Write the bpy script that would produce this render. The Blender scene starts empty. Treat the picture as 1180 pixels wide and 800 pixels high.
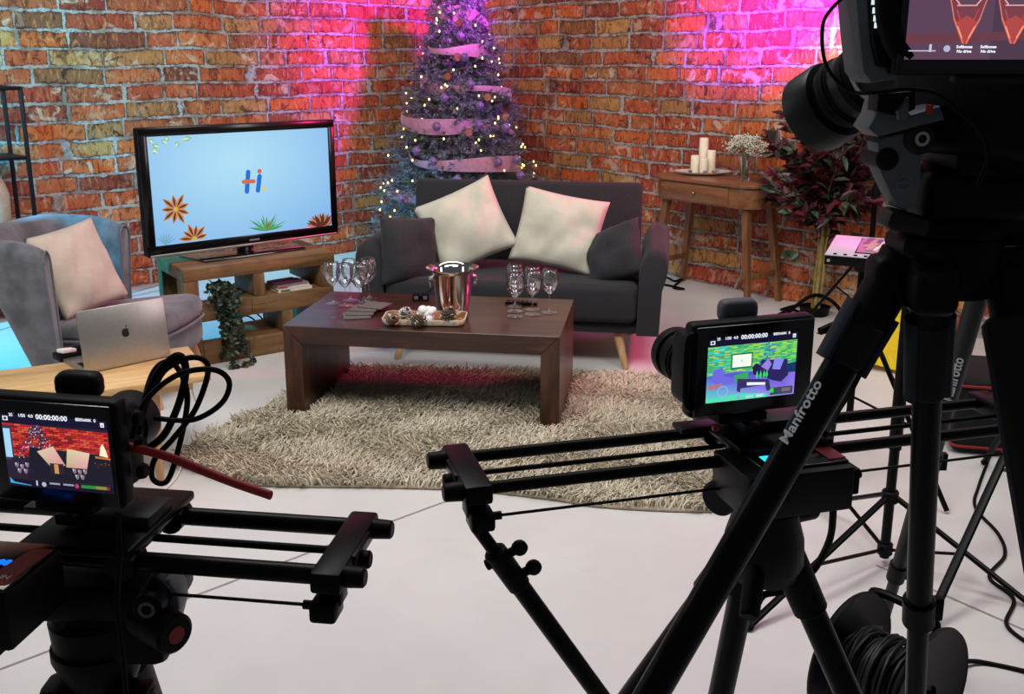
import bpy, bmesh, math, random
import numpy as np
from mathutils import Vector, Matrix, Euler
PI = math.pi
V = Vector
C = bpy.context.scene.collection

# ------------------------------------------------------------------ camera model (1180 x 800)
FOC, PCX, PCY, CAMH = 1150.0, 590.0, 350.0, 1.6
PITCH = math.atan(285 / 1150)
def _ray(px, py):
    a = (px - PCX) / FOC; b = (PCY - py) / FOC
    c, s = math.cos(PITCH), math.sin(PITCH)
    return V((a, c + b * s, -s + b * c))
def at(px, py, y):            # the point seen at a pixel, y metres ahead
    r = _ray(px, py); t = y / r.y
    return V((r.x * t, y, CAMH + r.z * t))
def on(px, py, z=0.0):        # the point seen at a pixel on a level z
    r = _ray(px, py); t = (z - CAMH) / r.z
    return V((r.x * t, r.y * t, z))

# ------------------------------------------------------------------ colours and materials
def lin(h):
    if isinstance(h, str):
        h = h.lstrip('#'); h = [int(h[i:i + 2], 16) / 255 for i in (0, 2, 4)]
    return tuple((c / 12.92 if c <= 0.04045 else ((c + 0.055) / 1.055) ** 2.4) for c in h)
def rgba(h): return lin(h) + (1.0,)

class NT:
    def __init__(s, name):
        s.m = bpy.data.materials.new(name); s.m.use_nodes = True
        s.t = s.m.node_tree; s.n = s.t.nodes; s.l = s.t.links
        s.b = s.n['Principled BSDF']
    def new(s, typ, **kw):
        n = s.n.new(typ)
        for k, v in kw.items(): setattr(n, k, v)
        return n
    def link(s, a, b): s.l.new(a, b)
    def setv(s, sock, v):
        if hasattr(v, 'is_linked') or isinstance(v, bpy.types.NodeSocket): s.l.new(v, sock)
        else: sock.default_value = v
    def math(s, op, a, b=0.0, c=0.0, clamp=False):
        n = s.new('ShaderNodeMath', operation=op); n.use_clamp = clamp
        for i, v in enumerate((a, b, c)): s.setv(n.inputs[i], v)
        return n.outputs[0]
    def mix(s, f, a, b, mode='MIX'):
        n = s.new('ShaderNodeMix', data_type='RGBA', blend_type=mode)
        s.setv(n.inputs[0], f); s.setv(n.inputs[6], a); s.setv(n.inputs[7], b)
        return n.outputs[2]
    def ramp(s, f, stops, interp='LINEAR'):
        n = s.new('ShaderNodeValToRGB'); n.color_ramp.interpolation = interp
        e = n.color_ramp.elements
        while len(e) > 1: e.remove(e[-1])
        e[0].position = stops[0][0]; e[0].color = rgba(stops[0][1])
        for p, c in stops[1:]:
            x = e.new(p); x.color = rgba(c)
        s.l.new(f, n.inputs[0]); return n.outputs[0]
    def obj(s): return s.new('ShaderNodeTexCoord').outputs['Object']
    def noise(s, vec, scale, detail=3, rough=.55, dist=0, out=0, dim='3D'):
        n = s.new('ShaderNodeTexNoise'); n.noise_dimensions = dim
        s.l.new(vec, n.inputs['Vector'])
        n.inputs['Scale'].default_value = scale; n.inputs['Detail'].default_value = detail
        n.inputs['Roughness'].default_value = rough; n.inputs['Distortion'].default_value = dist
        return n.outputs[out]
    def mapping(s, vec, scale=(1, 1, 1), rot=(0, 0, 0)):
        n = s.new('ShaderNodeMapping'); s.l.new(vec, n.inputs[0])
        n.inputs['Scale'].default_value = scale; n.inputs['Rotation'].default_value = rot
        return n.outputs[0]
    def smooth(s, x, a, b):
        n = s.new('ShaderNodeMapRange', interpolation_type='SMOOTHSTEP')
        s.l.new(x, n.inputs[0]); n.inputs[1].default_value = a; n.inputs[2].default_value = b
        return n.outputs[0]
    def bump(s, h, strength=.3, dist=.01):
        n = s.new('ShaderNodeBump'); n.inputs['Strength'].default_value = strength
        n.inputs['Distance'].default_value = dist; s.l.new(h, n.inputs['Height'])
        s.l.new(n.outputs[0], s.b.inputs['Normal'])

def pm(name, col, rough=.5, metal=0.0, var=.12, scale=30, bump=0, bscale=200, bdist=.002, spec=.5, coat=0, sheen=0, stretch=(1, 1, 1), emit=None, estr=1, trans=0, ior=1.45, sss=0):
    t = NT(name); b = t.b; o = t.obj()
    if stretch != (1, 1, 1): o = t.mapping(o, stretch)
    c = lin(col)
    if var > 0:
        f = t.noise(o, scale, 4)
        lo = tuple(x * (1 - var) for x in c) + (1,); hi = tuple(min(1, x * (1 + var)) for x in c) + (1,)
        t.link(t.mix(t.smooth(f, .3, .7), lo, hi), b.inputs['Base Color'])
    else: b.inputs['Base Color'].default_value = c + (1,)
    b.inputs['Roughness'].default_value = rough; b.inputs['Metallic'].default_value = metal
    b.inputs['Specular IOR Level'].default_value = spec
    b.inputs['Coat Weight'].default_value = coat; b.inputs['Coat Roughness'].default_value = .08
    b.inputs['Sheen Weight'].default_value = sheen
    b.inputs['Transmission Weight'].default_value = trans; b.inputs['IOR'].default_value = ior
    if sss:
        b.inputs['Subsurface Weight'].default_value = sss; b.inputs['Subsurface Radius'].default_value = (.02, .015, .01)
    if emit:
        b.inputs['Emission Color'].default_value = rgba(emit); b.inputs['Emission Strength'].default_value = estr
    if bump: t.bump(t.noise(o, bscale, 3), bump, bdist)
    return t.m

def wood(name, dark, mid, light, rough=.45, along=(1, 12, 12), scale=3.0, coat=0, knots=0.0):
    t = NT(name); o = t.mapping(t.obj(), along)
    w = t.noise(o, scale, 6, .6, .6)
    fine = t.noise(t.mapping(t.obj(), tuple(a * 6 for a in along)), scale * 2, 3)
    f = t.math('ADD', t.math('MULTIPLY', w, .75), t.math('MULTIPLY', fine, .25))
    col = t.ramp(f, [(.32, dark), (.5, mid), (.68, light)])
    if knots:
        k = t.noise(t.obj(), 5, 2); col = t.mix(t.math('MULTIPLY', t.smooth(k, .62, .72), knots), col, rgba(dark))
    t.link(col, t.b.inputs['Base Color']); t.b.inputs['Roughness'].default_value = rough
    t.b.inputs['Coat Weight'].default_value = coat; t.b.inputs['Coat Roughness'].default_value = .12
    t.bump(f, .15, .002)
    return t.m

def brick_material():
    t = NT('printed_brick_backdrop'); o = t.obj()
    sx = t.new('ShaderNodeSeparateXYZ'); t.link(o, sx.inputs[0])
    x, z = sx.outputs[0], sx.outputs[2]
    H, W = .118, .36
    wob = t.noise(o, 1.6, 2)
    zz = t.math('ADD', z, t.math('MULTIPLY', t.math('SUBTRACT', wob, .5), .07))
    v = t.math('DIVIDE', zz, H); row = t.math('FLOOR', v); fv = t.math('SUBTRACT', v, row)
    def rnd(a, b, k):
        n = t.new('ShaderNodeTexWhiteNoise'); n.noise_dimensions = '2D'
        c = t.new('ShaderNodeCombineXYZ'); t.setv(c.inputs[0], t.math('ADD', a, k)); t.setv(c.inputs[1], b)
        t.link(c.outputs[0], n.inputs[0]); return n.outputs[0]
    r0 = rnd(row, 3.3, .17)
    cx = t.new('ShaderNodeCombineXYZ'); t.link(t.math('MULTIPLY', x, 2.1), cx.inputs[0]); t.link(t.math('MULTIPLY', row, 5.71), cx.inputs[1])
    warp = t.noise(cx.outputs[0], 1.0, 1, .5, 0)
    u = t.math('ADD', t.math('DIVIDE', x, W), t.math('ADD', t.math('MULTIPLY', r0, 3.0), t.math('MULTIPLY', warp, 1.7)))
    cell = t.math('FLOOR', u); fu = t.math('SUBTRACT', u, cell)
    dx = t.math('MULTIPLY', t.math('MINIMUM', fu, t.math('SUBTRACT', 1.0, fu)), W)
    dz = t.math('MULTIPLY', t.math('MINIMUM', fv, t.math('SUBTRACT', 1.0, fv)), H)
    d = t.math('MINIMUM', dx, dz)
    e1 = t.math('MULTIPLY', t.math('SUBTRACT', t.noise(o, 17, 4, .65), .5), .036)
    e2 = t.math('MULTIPLY', t.math('SUBTRACT', t.noise(o, 80, 3, .6), .5), .012)
    d = t.math('ADD', d, t.math('ADD', e1, e2))
    mask = t.smooth(d, .0092, .0130)
    rc = rnd(cell, row, 1.7); rd = rnd(cell, row, 9.1); re = rnd(cell, row, 4.4)
    base = t.ramp(rc, [(0, '#86352b'), (.16, '#ad5134'), (.32, '#c0612f'), (.48, '#9c3d30'), (.62, '#c26f3f'), (.74, '#853c30'), (.85, '#b88850'), (.93, '#6a392f'), (1, '#b2633a')])
    off = t.new('ShaderNodeCombineXYZ'); t.setv(off.inputs[0], t.math('MULTIPLY', rc, 7.0)); t.setv(off.inputs[1], t.math('MULTIPLY', rd, 9.0))
    va = t.new('ShaderNodeVectorMath'); t.link(o, va.inputs[0]); t.link(off.outputs[0], va.inputs[1]); ov = va.outputs[0]
    st = t.noise(t.mapping(ov, (1.6, 1, .6), (0, .35, 0)), 13, 5, .68, 1.6)
    col = t.mix(t.math('MULTIPLY', t.smooth(st, .51, .60), .7), base, rgba('#552019'))
    lt = t.noise(t.mapping(ov, (1.9, 1, .6), (0, -.3, 0)), 17, 5, .7, 1.1)
    col = t.mix(t.math('MULTIPLY', t.smooth(lt, .52, .64), .6), col, rgba('#cf8a57'))
    streak = t.noise(t.mapping(ov, (3.2, 1, .5), (0, .2, 0)), 24, 4, .7, .8)
    col = t.mix(t.math('MULTIPLY', t.smooth(streak, .57, .66), .5), col, rgba('#3f1c17'))
    wp = t.noise(ov, 8, 5, .7, .8)
    col = t.mix(t.math('MULTIPLY', t.smooth(wp, .53, .62), t.math('MULTIPLY', rd, .85)), col, rgba('#c4ae98'))
    bk = t.noise(ov, 10, 4, .7, .6)
    col = t.mix(t.math('MULTIPLY', t.smooth(bk, .56, .64), t.math('MULTIPLY', re, .95)), col, rgba('#33221f'))
    edge = t.smooth(d, .030, .010)
    el = t.noise(o, 40, 4, .7)
    col = t.mix(t.math('MULTIPLY', t.math('MULTIPLY', edge, t.smooth(el, .42, .56)), .8), col, rgba('#3a1a15'))
    mo = t.noise(o, 35, 5, .7)
    mort = t.ramp(mo, [(.34, '#6c6260'), (.44, '#958b88'), (.54, '#b0a7a3'), (.66, '#7f7472')])
    mb_ = t.noise(o, 4, 3, .6); mort = t.mix(t.math('MULTIPLY', t.smooth(mb_, .46, .58), .7), mort, rgba('#735d4f'))
    line = t.math('SUBTRACT', t.smooth(d, .003, .0095), t.smooth(d, .0115, .0165))
    nn = t.smooth(t.noise(o, 7, 2), .42, .56)
    mort = t.mix(t.math('MULTIPLY', t.math('MULTIPLY', line, nn), .9), mort, rgba('#2b1d1b'))
    t.link(t.mix(mask, mort, col), t.b.inputs['Base Color'])
    t.b.inputs['Roughness'].default_value = .75; t.b.inputs['Specular IOR Level'].default_value = .25
    t.bump(t.math('ADD', mask, t.math('MULTIPLY', mo, .6)), .2, .005)
    return t.m

def attr_emit(name, strength):
    t = NT(name); a = t.new('ShaderNodeVertexColor', layer_name='Col')
    t.link(a.outputs[0], t.b.inputs['Emission Color']); t.b.inputs['Emission Strength'].default_value = strength
    t.b.inputs['Base Color'].default_value = (.01, .01, .01, 1); t.b.inputs['Roughness'].default_value = .25
    return t.m

def attr_mat(name, rough=.6, spec=.4, sheen=0, trans=0):
    t = NT(name); a = t.new('ShaderNodeVertexColor', layer_name='Col')
    t.link(a.outputs[0], t.b.inputs['Base Color']); t.b.inputs['Roughness'].default_value = rough
    t.b.inputs['Specular IOR Level'].default_value = spec; t.b.inputs['Sheen Weight'].default_value = sheen
    return t.m

# ------------------------------------------------------------------ mesh builder
def frame_from(p0, p1):
    d = (V(p1) - V(p0)); L = d.length; d.normalize()
    q = d.to_track_quat('Z', 'Y')
    return Matrix.Translation(V(p0)) @ q.to_matrix().to_4x4(), L
def TR(loc=(0, 0, 0), rot=(0, 0, 0), s=None):
    m = Matrix.Translation(V(loc)) @ Euler(rot).to_matrix().to_4x4()
    if s: m = m @ Matrix.Diagonal(V((*s, 1)))
    return m
def spline(pts, n=6, closed=False):
    P = [V(p) for p in pts]; out = []; N = len(P)
    segs = N if closed else N - 1
    for i in range(segs):
        if closed: a, b, c, d = P[(i - 1) % N], P[i], P[(i + 1) % N], P[(i + 2) % N]
        else: a, b, c, d = P[max(i - 1, 0)], P[i], P[i + 1], P[min(i + 2, N - 1)]
        for k in range(n):
            t = k / n
            out.append(.5 * ((2 * b) + (c - a) * t + (2 * a - 5 * b + 4 * c - d) * t * t + (3 * b - a - 3 * c + d) * t ** 3))
    if not closed: out.append(P[-1])
    return out

class MB:
    def __init__(s): s.bm = bmesh.new(); s.mi = 0
    def _fin(s, f0):
        s.bm.faces.ensure_lookup_table()
        for i in range(f0, len(s.bm.faces)): s.bm.faces[i].material_index = s.mi
    def box(s, c, size, rot=(0, 0, 0), bev=0.0, seg=2, M=None):
        tmp = bmesh.new()
        bmesh.ops.create_cube(tmp, size=1, matrix=Matrix.Diagonal(V((*size, 1))))
        if bev: bmesh.ops.bevel(tmp, geom=tmp.edges[:], offset=min(bev, min(size) * .49), segments=seg, profile=.5, affect='EDGES')
        T = TR(c, rot)
        if M is not None: T = M @ T
        s._merge(tmp, T); return s
    def _merge(s, tmp, T):
        tmp.verts.ensure_lookup_table(); tmp.verts.index_update()
        vs = [s.bm.verts.new(T @ v.co) for v in tmp.verts]
        for f in tmp.faces:
            try:
                nf = s.bm.faces.new([vs[v.index] for v in f.verts]); nf.material_index = s.mi
            except ValueError: pass
        tmp.free()
    def quad(s, a, b, c, d):
        vs = [s.bm.verts.new(V(p)) for p in (a, b, c, d)]
        f = s.bm.faces.new(vs); f.material_index = s.mi; return s
    def rings(s, rings, closed_ring=True, cap0=True, cap1=True, loop=False):
        R = [[s.bm.verts.new(V(p)) for p in r] for r in rings]
        n = len(R[0]); N = len(R)
        for i in range(N if loop else N - 1):
            A, B = R[i], R[(i + 1) % N]
            for j in range(n if closed_ring else n - 1):
                k = (j + 1) % n
                f = s.bm.faces.new((A[j], A[k], B[k], B[j])); f.material_index = s.mi
        if not loop:
            if cap0:
                f = s.bm.faces.new(list(reversed(R[0]))); f.material_index = s.mi
            if cap1:
                f = s.bm.faces.new(R[-1]); f.material_index = s.mi
        return s
    def cyl(s, p0, p1, r0, r1=None, seg=20, bev=0.0):
        if r1 is None: r1 = r0
        M, L = frame_from(p0, p1)
        prof = [(r0, 0), (r1, L)]
        if bev: prof = [(r0 - bev, 0), (r0, bev), (r1, L - bev), (r1 - bev, L)]
        s.rings([[M @ V((r * math.cos(2 * PI * j / seg), r * math.sin(2 * PI * j / seg), z)) for j in range(seg)] for r, z in prof]); return s
    def lathe(s, prof, seg=28, M=None, cap0=True, cap1=True, loop=False):
        M = M or Matrix.Identity(4)
        s.rings([[M @ V((r * math.cos(2 * PI * j / seg), r * math.sin(2 * PI * j / seg), z)) for j in range(seg)] for r, z in prof], cap0=cap0, cap1=cap1, loop=loop); return s
    def tube(s, pts, r, seg=8, sm=0, closed=False, flat=None):
        P = spline(pts, sm, closed) if sm else [V(p) for p in pts]
        N = len(P); t0 = None; rings = []
        up = V((0, 0, 1)); prev = None
        for i in range(N):
            if closed: t = P[(i + 1) % N] - P[(i - 1) % N]
            else: t = P[min(i + 1, N - 1)] - P[max(i - 1, 0)]
            if t.length < 1e-9: t = V((0, 0, 1))
            t.normalize()
            if prev is None:
                a = up if abs(t.z) < .9 else V((1, 0, 0))
                nrm = (a - t * a.dot(t)).normalized()
            else:
                nrm = prev - t * prev.dot(t)
                nrm = nrm.normalized() if nrm.length > 1e-6 else prev
            prev = nrm; bn = t.cross(nrm)
            rr = r[min(int(i * len(r) / N), len(r) - 1)] if isinstance(r, (list, tuple)) else r
            ra, rb = (rr, rr) if flat is None else flat
            rings.append([P[i] + nrm * (ra * math.cos(2 * PI * j / seg)) + bn * (rb * math.sin(2 * PI * j / seg)) for j in range(seg)])
        s.rings(rings, loop=closed); return s
    def prism(s, poly, d, M=None, bev=0.0, seg=2):
        tmp = bmesh.new()
        b = [tmp.verts.new((x, y, 0)) for x, y in poly]; t = [tmp.verts.new((x, y, d)) for x, y in poly]
        n = len(poly)
        tmp.faces.new(list(reversed(b))); tmp.faces.new(t)
        for i in range(n): tmp.faces.new((b[i], b[(i + 1) % n], t[(i + 1) % n], t[i]))
        bmesh.ops.recalc_face_normals(tmp, faces=tmp.faces[:])
        if bev:
            ed = [e for e in tmp.edges if abs(e.verts[0].co.z - e.verts[1].co.z) < 1e-9]
            bmesh.ops.bevel(tmp, geom=ed, offset=bev, segments=seg, profile=.5, affect='EDGES')
        s._merge(tmp, M or Matrix.Identity(4)); return s
    def ball(s, c, r, rot=(0, 0, 0), u=20, v=12):
        if not isinstance(r, (tuple, list)): r = (r, r, r)
        tmp = bmesh.new(); bmesh.ops.create_uvsphere(tmp, u_segments=u, v_segments=v, radius=1)
        s._merge(tmp, TR(c, rot, r)); return s
    def pillow(s, w, h, th, M, n=16, pull=.06, sag=0.0, seed=0):
        rnd = random.Random(seed); ph = [rnd.uniform(0, 6) for _ in range(6)]
        grid = {}
        for side in (1, -1):
            for i in range(n + 1):
                for j in range(n + 1):
                    a, b = 2 * i / n - 1, 2 * j / n - 1
                    edge = i in (0, n) or j in (0, n)
                    if side < 0 and edge: continue
                    e = max(0, (1 - a * a)) ** .42 * max(0, (1 - b * b)) ** .42
                    x = a * w / 2 * (1 - pull * (1 - b * b)); y = b * h / 2 * (1 - pull * (1 - a * a))
                    wr = .10 * math.sin(3.1 * a + 2.2 * b + ph[0]) + .08 * math.sin(5.3 * b - 2.6 * a + ph[1]) + .06 * math.sin(7 * a + ph[2]) * (1 - e)
                    cr = .012 * math.sin(9 * a * b + ph[3]) * abs(a * b) ** .5 + .010 * math.sin(11 * (a - .6 * b) + ph[4]) * max(0, math.sin(3 * a + ph[5])) * (1 - .6 * e)
                    z = side * th / 2 * e * (1 + wr * side) + cr * e * 1.3 + sag * (a * a + b * b) * .02
                    grid[(side, i, j)] = s.bm.verts.new(M @ V((x, y, z)))
        def g(sd, i, j): return grid.get((sd, i, j)) or grid[(1, i, j)]
        for i in range(n):
            for j in range(n):
                f = s.bm.faces.new((g(1, i, j), g(1, i + 1, j), g(1, i + 1, j + 1), g(1, i, j + 1))); f.material_index = s.mi
                f = s.bm.faces.new((g(-1, i, j), g(-1, i, j + 1), g(-1, i + 1, j + 1), g(-1, i + 1, j))); f.material_index = s.mi
        return s
    def build(s, name, m, parent=None, loc=(0, 0, 0), rot=(0, 0, 0), smooth=40, recalc=True):
        if recalc: bmesh.ops.recalc_face_normals(s.bm, faces=s.bm.faces[:])
        me = bpy.data.meshes.new(name); s.bm.to_mesh(me); s.bm.free()
        for x in (m if isinstance(m, (list, tuple)) else [m]): me.materials.append(x)
        if smooth:
            me.shade_smooth()
            if smooth < 180: me.set_sharp_from_angle(angle=math.radians(smooth))
        o = bpy.data.objects.new(name, me); C.objects.link(o)
        o.location = loc; o.rotation_euler = rot
        if parent is not None: o.parent = parent
        return o

def np_mesh(name, verts, faces, m, parent=None, cols=None, smooth=False):
    """verts (n,3), faces (k,3 or 4) int, cols (n,3) linear per vertex"""
    me = bpy.data.meshes.new(name); n = len(verts); k, w = faces.shape
    me.vertices.add(n); me.vertices.foreach_set('co', np.asarray(verts, np.float32).ravel())
    me.loops.add(k * w); me.loops.foreach_set('vertex_index', faces.astype(np.int32).ravel())
    me.polygons.add(k); me.polygons.foreach_set('loop_start', np.arange(0, k * w, w, dtype=np.int32))
    me.update(calc_edges=True)
    if cols is not None:
        a = me.color_attributes.new('Col', 'FLOAT_COLOR', 'POINT')
        a.data.foreach_set('color', np.concatenate([cols, np.ones((n, 1))], 1).astype(np.float32).ravel())
    me.materials.append(m)
    if smooth: me.shade_smooth()
    me.validate()
    o = bpy.data.objects.new(name, me); C.objects.link(o)
    if parent is not None: o.parent = parent
    return o

def tag(o, label=None, cat=None, group=None, kind=None):
    if label: o['label'] = label
    if cat: o['category'] = cat
    if group: o['group'] = group
    if kind: o['kind'] = kind
    return o
def empty(name, loc=(0, 0, 0), rz=0.0, rot=None):
    o = bpy.data.objects.new(name, None); C.objects.link(o); o.empty_display_size = .05
    o.location = loc; o.rotation_euler = rot if rot is not None else (0, 0, rz)
    return o
def thing(name, label, cat, loc=(0, 0, 0), rz=0.0, group=None, rot=None):
    return tag(empty(name, loc, rz, rot), label, cat, group)
def copy_tree(o, parent=None):
    c = o.copy(); C.objects.link(c)
    if parent is not None: c.parent = parent
    for ch in list(o.children): copy_tree(ch, c)
    return c

class Pic:
    """a lit picture: coloured flat shapes on the x-z plane of a screen, facing -y"""
    def __init__(s, w, h, step=.0003): s.w, s.h, s.st = w, h, step; s.v = []; s.f = []; s.c = []; s.k = 0
    def poly(s, pts, col, layer=None):
        s.k += 1; y = -s.st * (layer if layer is not None else 1 + s.k * .01)
        cols = col if isinstance(col, list) else [col] * len(pts)
        b = len(s.v)
        for (u, v), c in zip(pts, cols):
            u = min(1, max(0, u)); v = min(1, max(0, v))
            s.v.append((s.w * (u - .5), y, s.h * (v - .5))); s.c.append(lin(c))
        s.f.append(tuple(range(b, b + len(pts)))); return s
    def rect(s, u0, v0, u1, v1, col, layer=None): return s.poly([(u0, v0), (u1, v0), (u1, v1), (u0, v1)], col, layer)
    def disc(s, u, v, r, col, layer=None, n=18, ry=None):
        ry = ry or r * s.w / s.h
        return s.poly([(u + r * math.cos(2 * PI * i / n), v + ry * math.sin(2 * PI * i / n)) for i in range(n)], col, layer)
    def capsule(s, a, b, r, col, layer=None, n=8):
        A = V((a[0] * s.w, a[1] * s.h)); B = V((b[0] * s.w, b[1] * s.h)); d = (B - A).normalized(); ang = math.atan2(d.y, d.x); R = r * s.w
        pts = [B + V((R * math.cos(ang - PI / 2 + PI * i / n), R * math.sin(ang - PI / 2 + PI * i / n))) for i in range(n + 1)]
        pts += [A + V((R * math.cos(ang + PI / 2 + PI * i / n), R * math.sin(ang + PI / 2 + PI * i / n))) for i in range(n + 1)]
        return s.poly([(p.x / s.w, p.y / s.h) for p in pts], col, layer)
    def leaf(s, a, b, wd, col, layer=None):
        A = V((a[0] * s.w, a[1] * s.h)); B = V((b[0] * s.w, b[1] * s.h)); d = B - A; nn = V((-d.y, d.x)).normalized() * wd * s.w
        pts = [A, A + d * .3 - nn * .8, A + d * .6 - nn, B, A + d * .6 + nn, A + d * .3 + nn * .8]
        return s.poly([(p.x / s.w, p.y / s.h) for p in pts], col, layer)
    def build(s, name, m, parent, loc=(0, 0, 0)):
        me = bpy.data.meshes.new(name); me.from_pydata(s.v, [], s.f)
        a = me.color_attributes.new('Col', 'FLOAT_COLOR', 'POINT')
        a.data.foreach_set('color', np.array([c + (1,) for c in s.c], np.float32).ravel())
        me.materials.append(m); o = bpy.data.objects.new(name, me); C.objects.link(o); o.location = loc; o.parent = parent
        return o

def text_mesh(name, body, size, m, parent, M, depth=.0004, bold=0.0):
    cu = bpy.data.curves.new(name, 'FONT'); cu.body = body; cu.size = size; cu.extrude = depth; cu.offset = bold
    cu.align_x = 'CENTER'; cu.align_y = 'CENTER'; cu.resolution_u = 2
    tmp = bpy.data.objects.new('tmp_text', cu); C.objects.link(tmp)
    dg = bpy.context.evaluated_depsgraph_get(); dg.update()
    me = bpy.data.meshes.new_from_object(tmp.evaluated_get(dg)); me.name = name
    bpy.data.objects.remove(tmp); bpy.data.curves.remove(cu)
    me.materials.clear(); me.materials.append(m)
    me.transform(M)
    o = bpy.data.objects.new(name, me); C.objects.link(o); o.parent = parent
    return o
def face_M(origin, xdir, zdir):
    """matrix taking text plane (x right, y up) to xdir / up zdir"""
    x = V(xdir).normalized(); z = V(zdir); z = (z - x * z.dot(x)).normalized(); n = x.cross(z)
    return Matrix(((x.x, z.x, n.x, origin[0]), (x.y, z.y, n.y, origin[1]), (x.z, z.z, n.z, origin[2]), (0, 0, 0, 1)))
# ------------------------------------------------------------------ materials
M = {}
M['brick'] = brick_material()
def floor_material():
    t = NT('white_vinyl_floor'); o = t.obj()
    n = t.noise(o, 1.3, 4, .6); s = t.noise(t.mapping(o, (1, 5, 1)), 3, 4, .7)
    col = t.mix(t.smooth(n, .35, .7), rgba('#c9c7c5'), rgba('#d2d0ce'))
    col = t.mix(t.math('MULTIPLY', t.smooth(s, .62, .8), .35), col, rgba('#aca7a4'))
    t.link(col, t.b.inputs['Base Color']); t.b.inputs['Roughness'].default_value = .42
    t.b.inputs['Specular IOR Level'].default_value = .35
    t.bump(t.noise(o, 2.2, 2), .06, .01)
    return t.m
M['floor'] = floor_material()
M['seam'] = pm('floor_seam_grey', '#8e8a88', .6)
M['dark_wood'] = wood('dark_walnut', '#1c0d08', '#371b10', '#55301d', .34, (1, 9, 9), 2.6, .12)
M['dark_wood_leg'] = wood('dark_walnut_upright', '#1f0e08', '#3d2312', '#5e3821', .4, (9, 9, 1), 2.6, .15)
M['oak'] = wood('reclaimed_oak', '#49311b', '#70502f', '#8c6940', .6, (1, 8, 8), 2.5, 0, .6)
M['oak_up'] = wood('reclaimed_oak_upright', '#49311b', '#6c4c28', '#86643d', .6, (8, 8, 1), 2.5, 0, .6)
M['beech'] = wood('beech_leg', '#9a7550', '#b48d63', '#c8a57b', .5, (7, 7, 1), 3)
M['walnut'] = wood('mid_walnut', '#5a3620', '#7d5030', '#97663f', .38, (1, 9, 9), 2.6, .2)
M['walnut_up'] = wood('mid_walnut_upright', '#5a3620', '#795031', '#936540', .45, (9, 9, 1), 2.6)
M['ply'] = wood('pale_table_top', '#b08a55', '#cfa973', '#dfc08e', .4, (1, 7, 7), 2.2, .2)
M['sofa'] = pm('charcoal_weave', '#2c2c2f', .9, var=.3, scale=260, bump=.35, bscale=420, bdist=.002, sheen=.08, spec=.15)
M['sofa_cushion'] = pm('dark_grey_weave', '#303033', .9, var=.3, scale=240, bump=.35, bscale=420, bdist=.002, sheen=.08, spec=.15)
M['cream'] = pm('cream_cotton', '#bdb9a9', .85, var=.06, scale=12, bump=.15, bscale=500, bdist=.001, sheen=.2, spec=.2)
M['beige'] = pm('beige_cotton', '#b8ac9d', .85, var=.07, scale=12, bump=.15, bscale=500, bdist=.001, sheen=.2, spec=.2)
M['velvet'] = pm('grey_velvet', '#5a5c61', .75, var=.35, scale=9, sheen=.35, spec=.2)
M['velvet_pipe'] = pm('grey_velvet_piping', '#5a5a63', .8, var=.1, sheen=.5, spec=.2)
M['gloss_black'] = pm('gloss_black_plastic', '#040405', .2, var=0, coat=.2)
M['black'] = pm('matt_black_plastic', '#060607', .5, var=.15, scale=80, spec=.16)
M['black_metal'] = pm('black_anodised_metal', '#050506', .36, 0, var=.1, spec=.14)
M['rubber'] = pm('black_rubber', '#050506', .62, var=.1, spec=.15)
M['dark_grey'] = pm('dark_grey_plastic', '#131416', .5, var=.08, spec=.35)
M['lens_grey'] = pm('dark_lens_barrel', '#1d2023', .42, 0, var=.06, spec=.35)
M['slate_grey'] = pm('grey_cast_metal', '#585f65', .5, 0, var=.08, spec=.4)
M['blue_grey'] = pm('blue_grey_padding', '#222c36', .6, var=.1, spec=.3)
M['shelf_metal'] = pm('shelf_black_metal', '#17171a', .45, .5, var=.1)
M['silver'] = pm('brushed_aluminium', '#b5b2ad', .34, .9, var=.04, scale=60)
M['chrome'] = pm('polished_steel', '#d2d0ce', .06, 1, var=0)
M['brass'] = pm('brass_knob', '#b08d4f', .25, 1, var=0)
M['white_pl'] = pm('white_plastic', '#dcdad6', .4, var=.03)
M['ceramic'] = pm('glazed_cream_ceramic', '#ddd6c6', .22, var=.05, coat=.4)
M['wax'] = pm('ivory_wax', '#efe8cf', .5, var=.03, sss=.3)
M['red'] = pm('dark_red_webbing', '#a31a20', .6, var=.1)
M['red_pl'] = pm('red_plastic', '#8e1c1e', .4, var=.05)
M['yellow'] = pm('yellow_card', '#e6c51e', .5, var=.06)
M['slate'] = pm('slate_coaster', '#5b5650', .7, var=.15, scale=60)
M['pink_panel'] = pm('pale_console_panel', '#c3b6c4', .3, .2, var=.03)
M['cone'] = attr_mat('pine_cone_scales', .7)
M['leaf'] = attr_mat('leaves', .42, .4)
M['needle'] = attr_mat('frosted_needles', .6, .3)
M['pile'] = attr_mat('rug_pile', .9, .15, .2)
M['lit'] = attr_emit('lit_screen', 1.0)
M['lit_tv'] = attr_emit('lit_television', .95)
M['lit_text'] = pm('lit_white_characters', '#101010', .4, var=0, emit='#eef2ff', estr=1.2)
M['white_text'] = pm('white_print', '#d9dcdf', .5, var=0)
M['grey_text'] = pm('grey_print', '#6c7380', .5, var=0)
M['red_text'] = pm('red_print', '#b01c17', .5, var=0)
M['blue_lcd'] = pm('blue_lcd', '#020510', .3, var=0, emit='#1268ff', estr=1.6)
M['cyan_lcd'] = pm('cyan_lcd', '#020510', .3, var=0, emit='#2fc4ff', estr=1.6)
M['bulb'] = pm('warm_bulb', '#fff0c8', .3, var=0, emit='#ffcf70', estr=3.2)
M['ribbon'] = pm('pink_organza', '#b3788c', .5, var=.15, scale=40, sheen=.4)
M['bauble'] = pm('frosted_plum_bauble', '#7d5f88', .5, var=.55, scale=60, bump=.5, bscale=70, bdist=.004)
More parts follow.
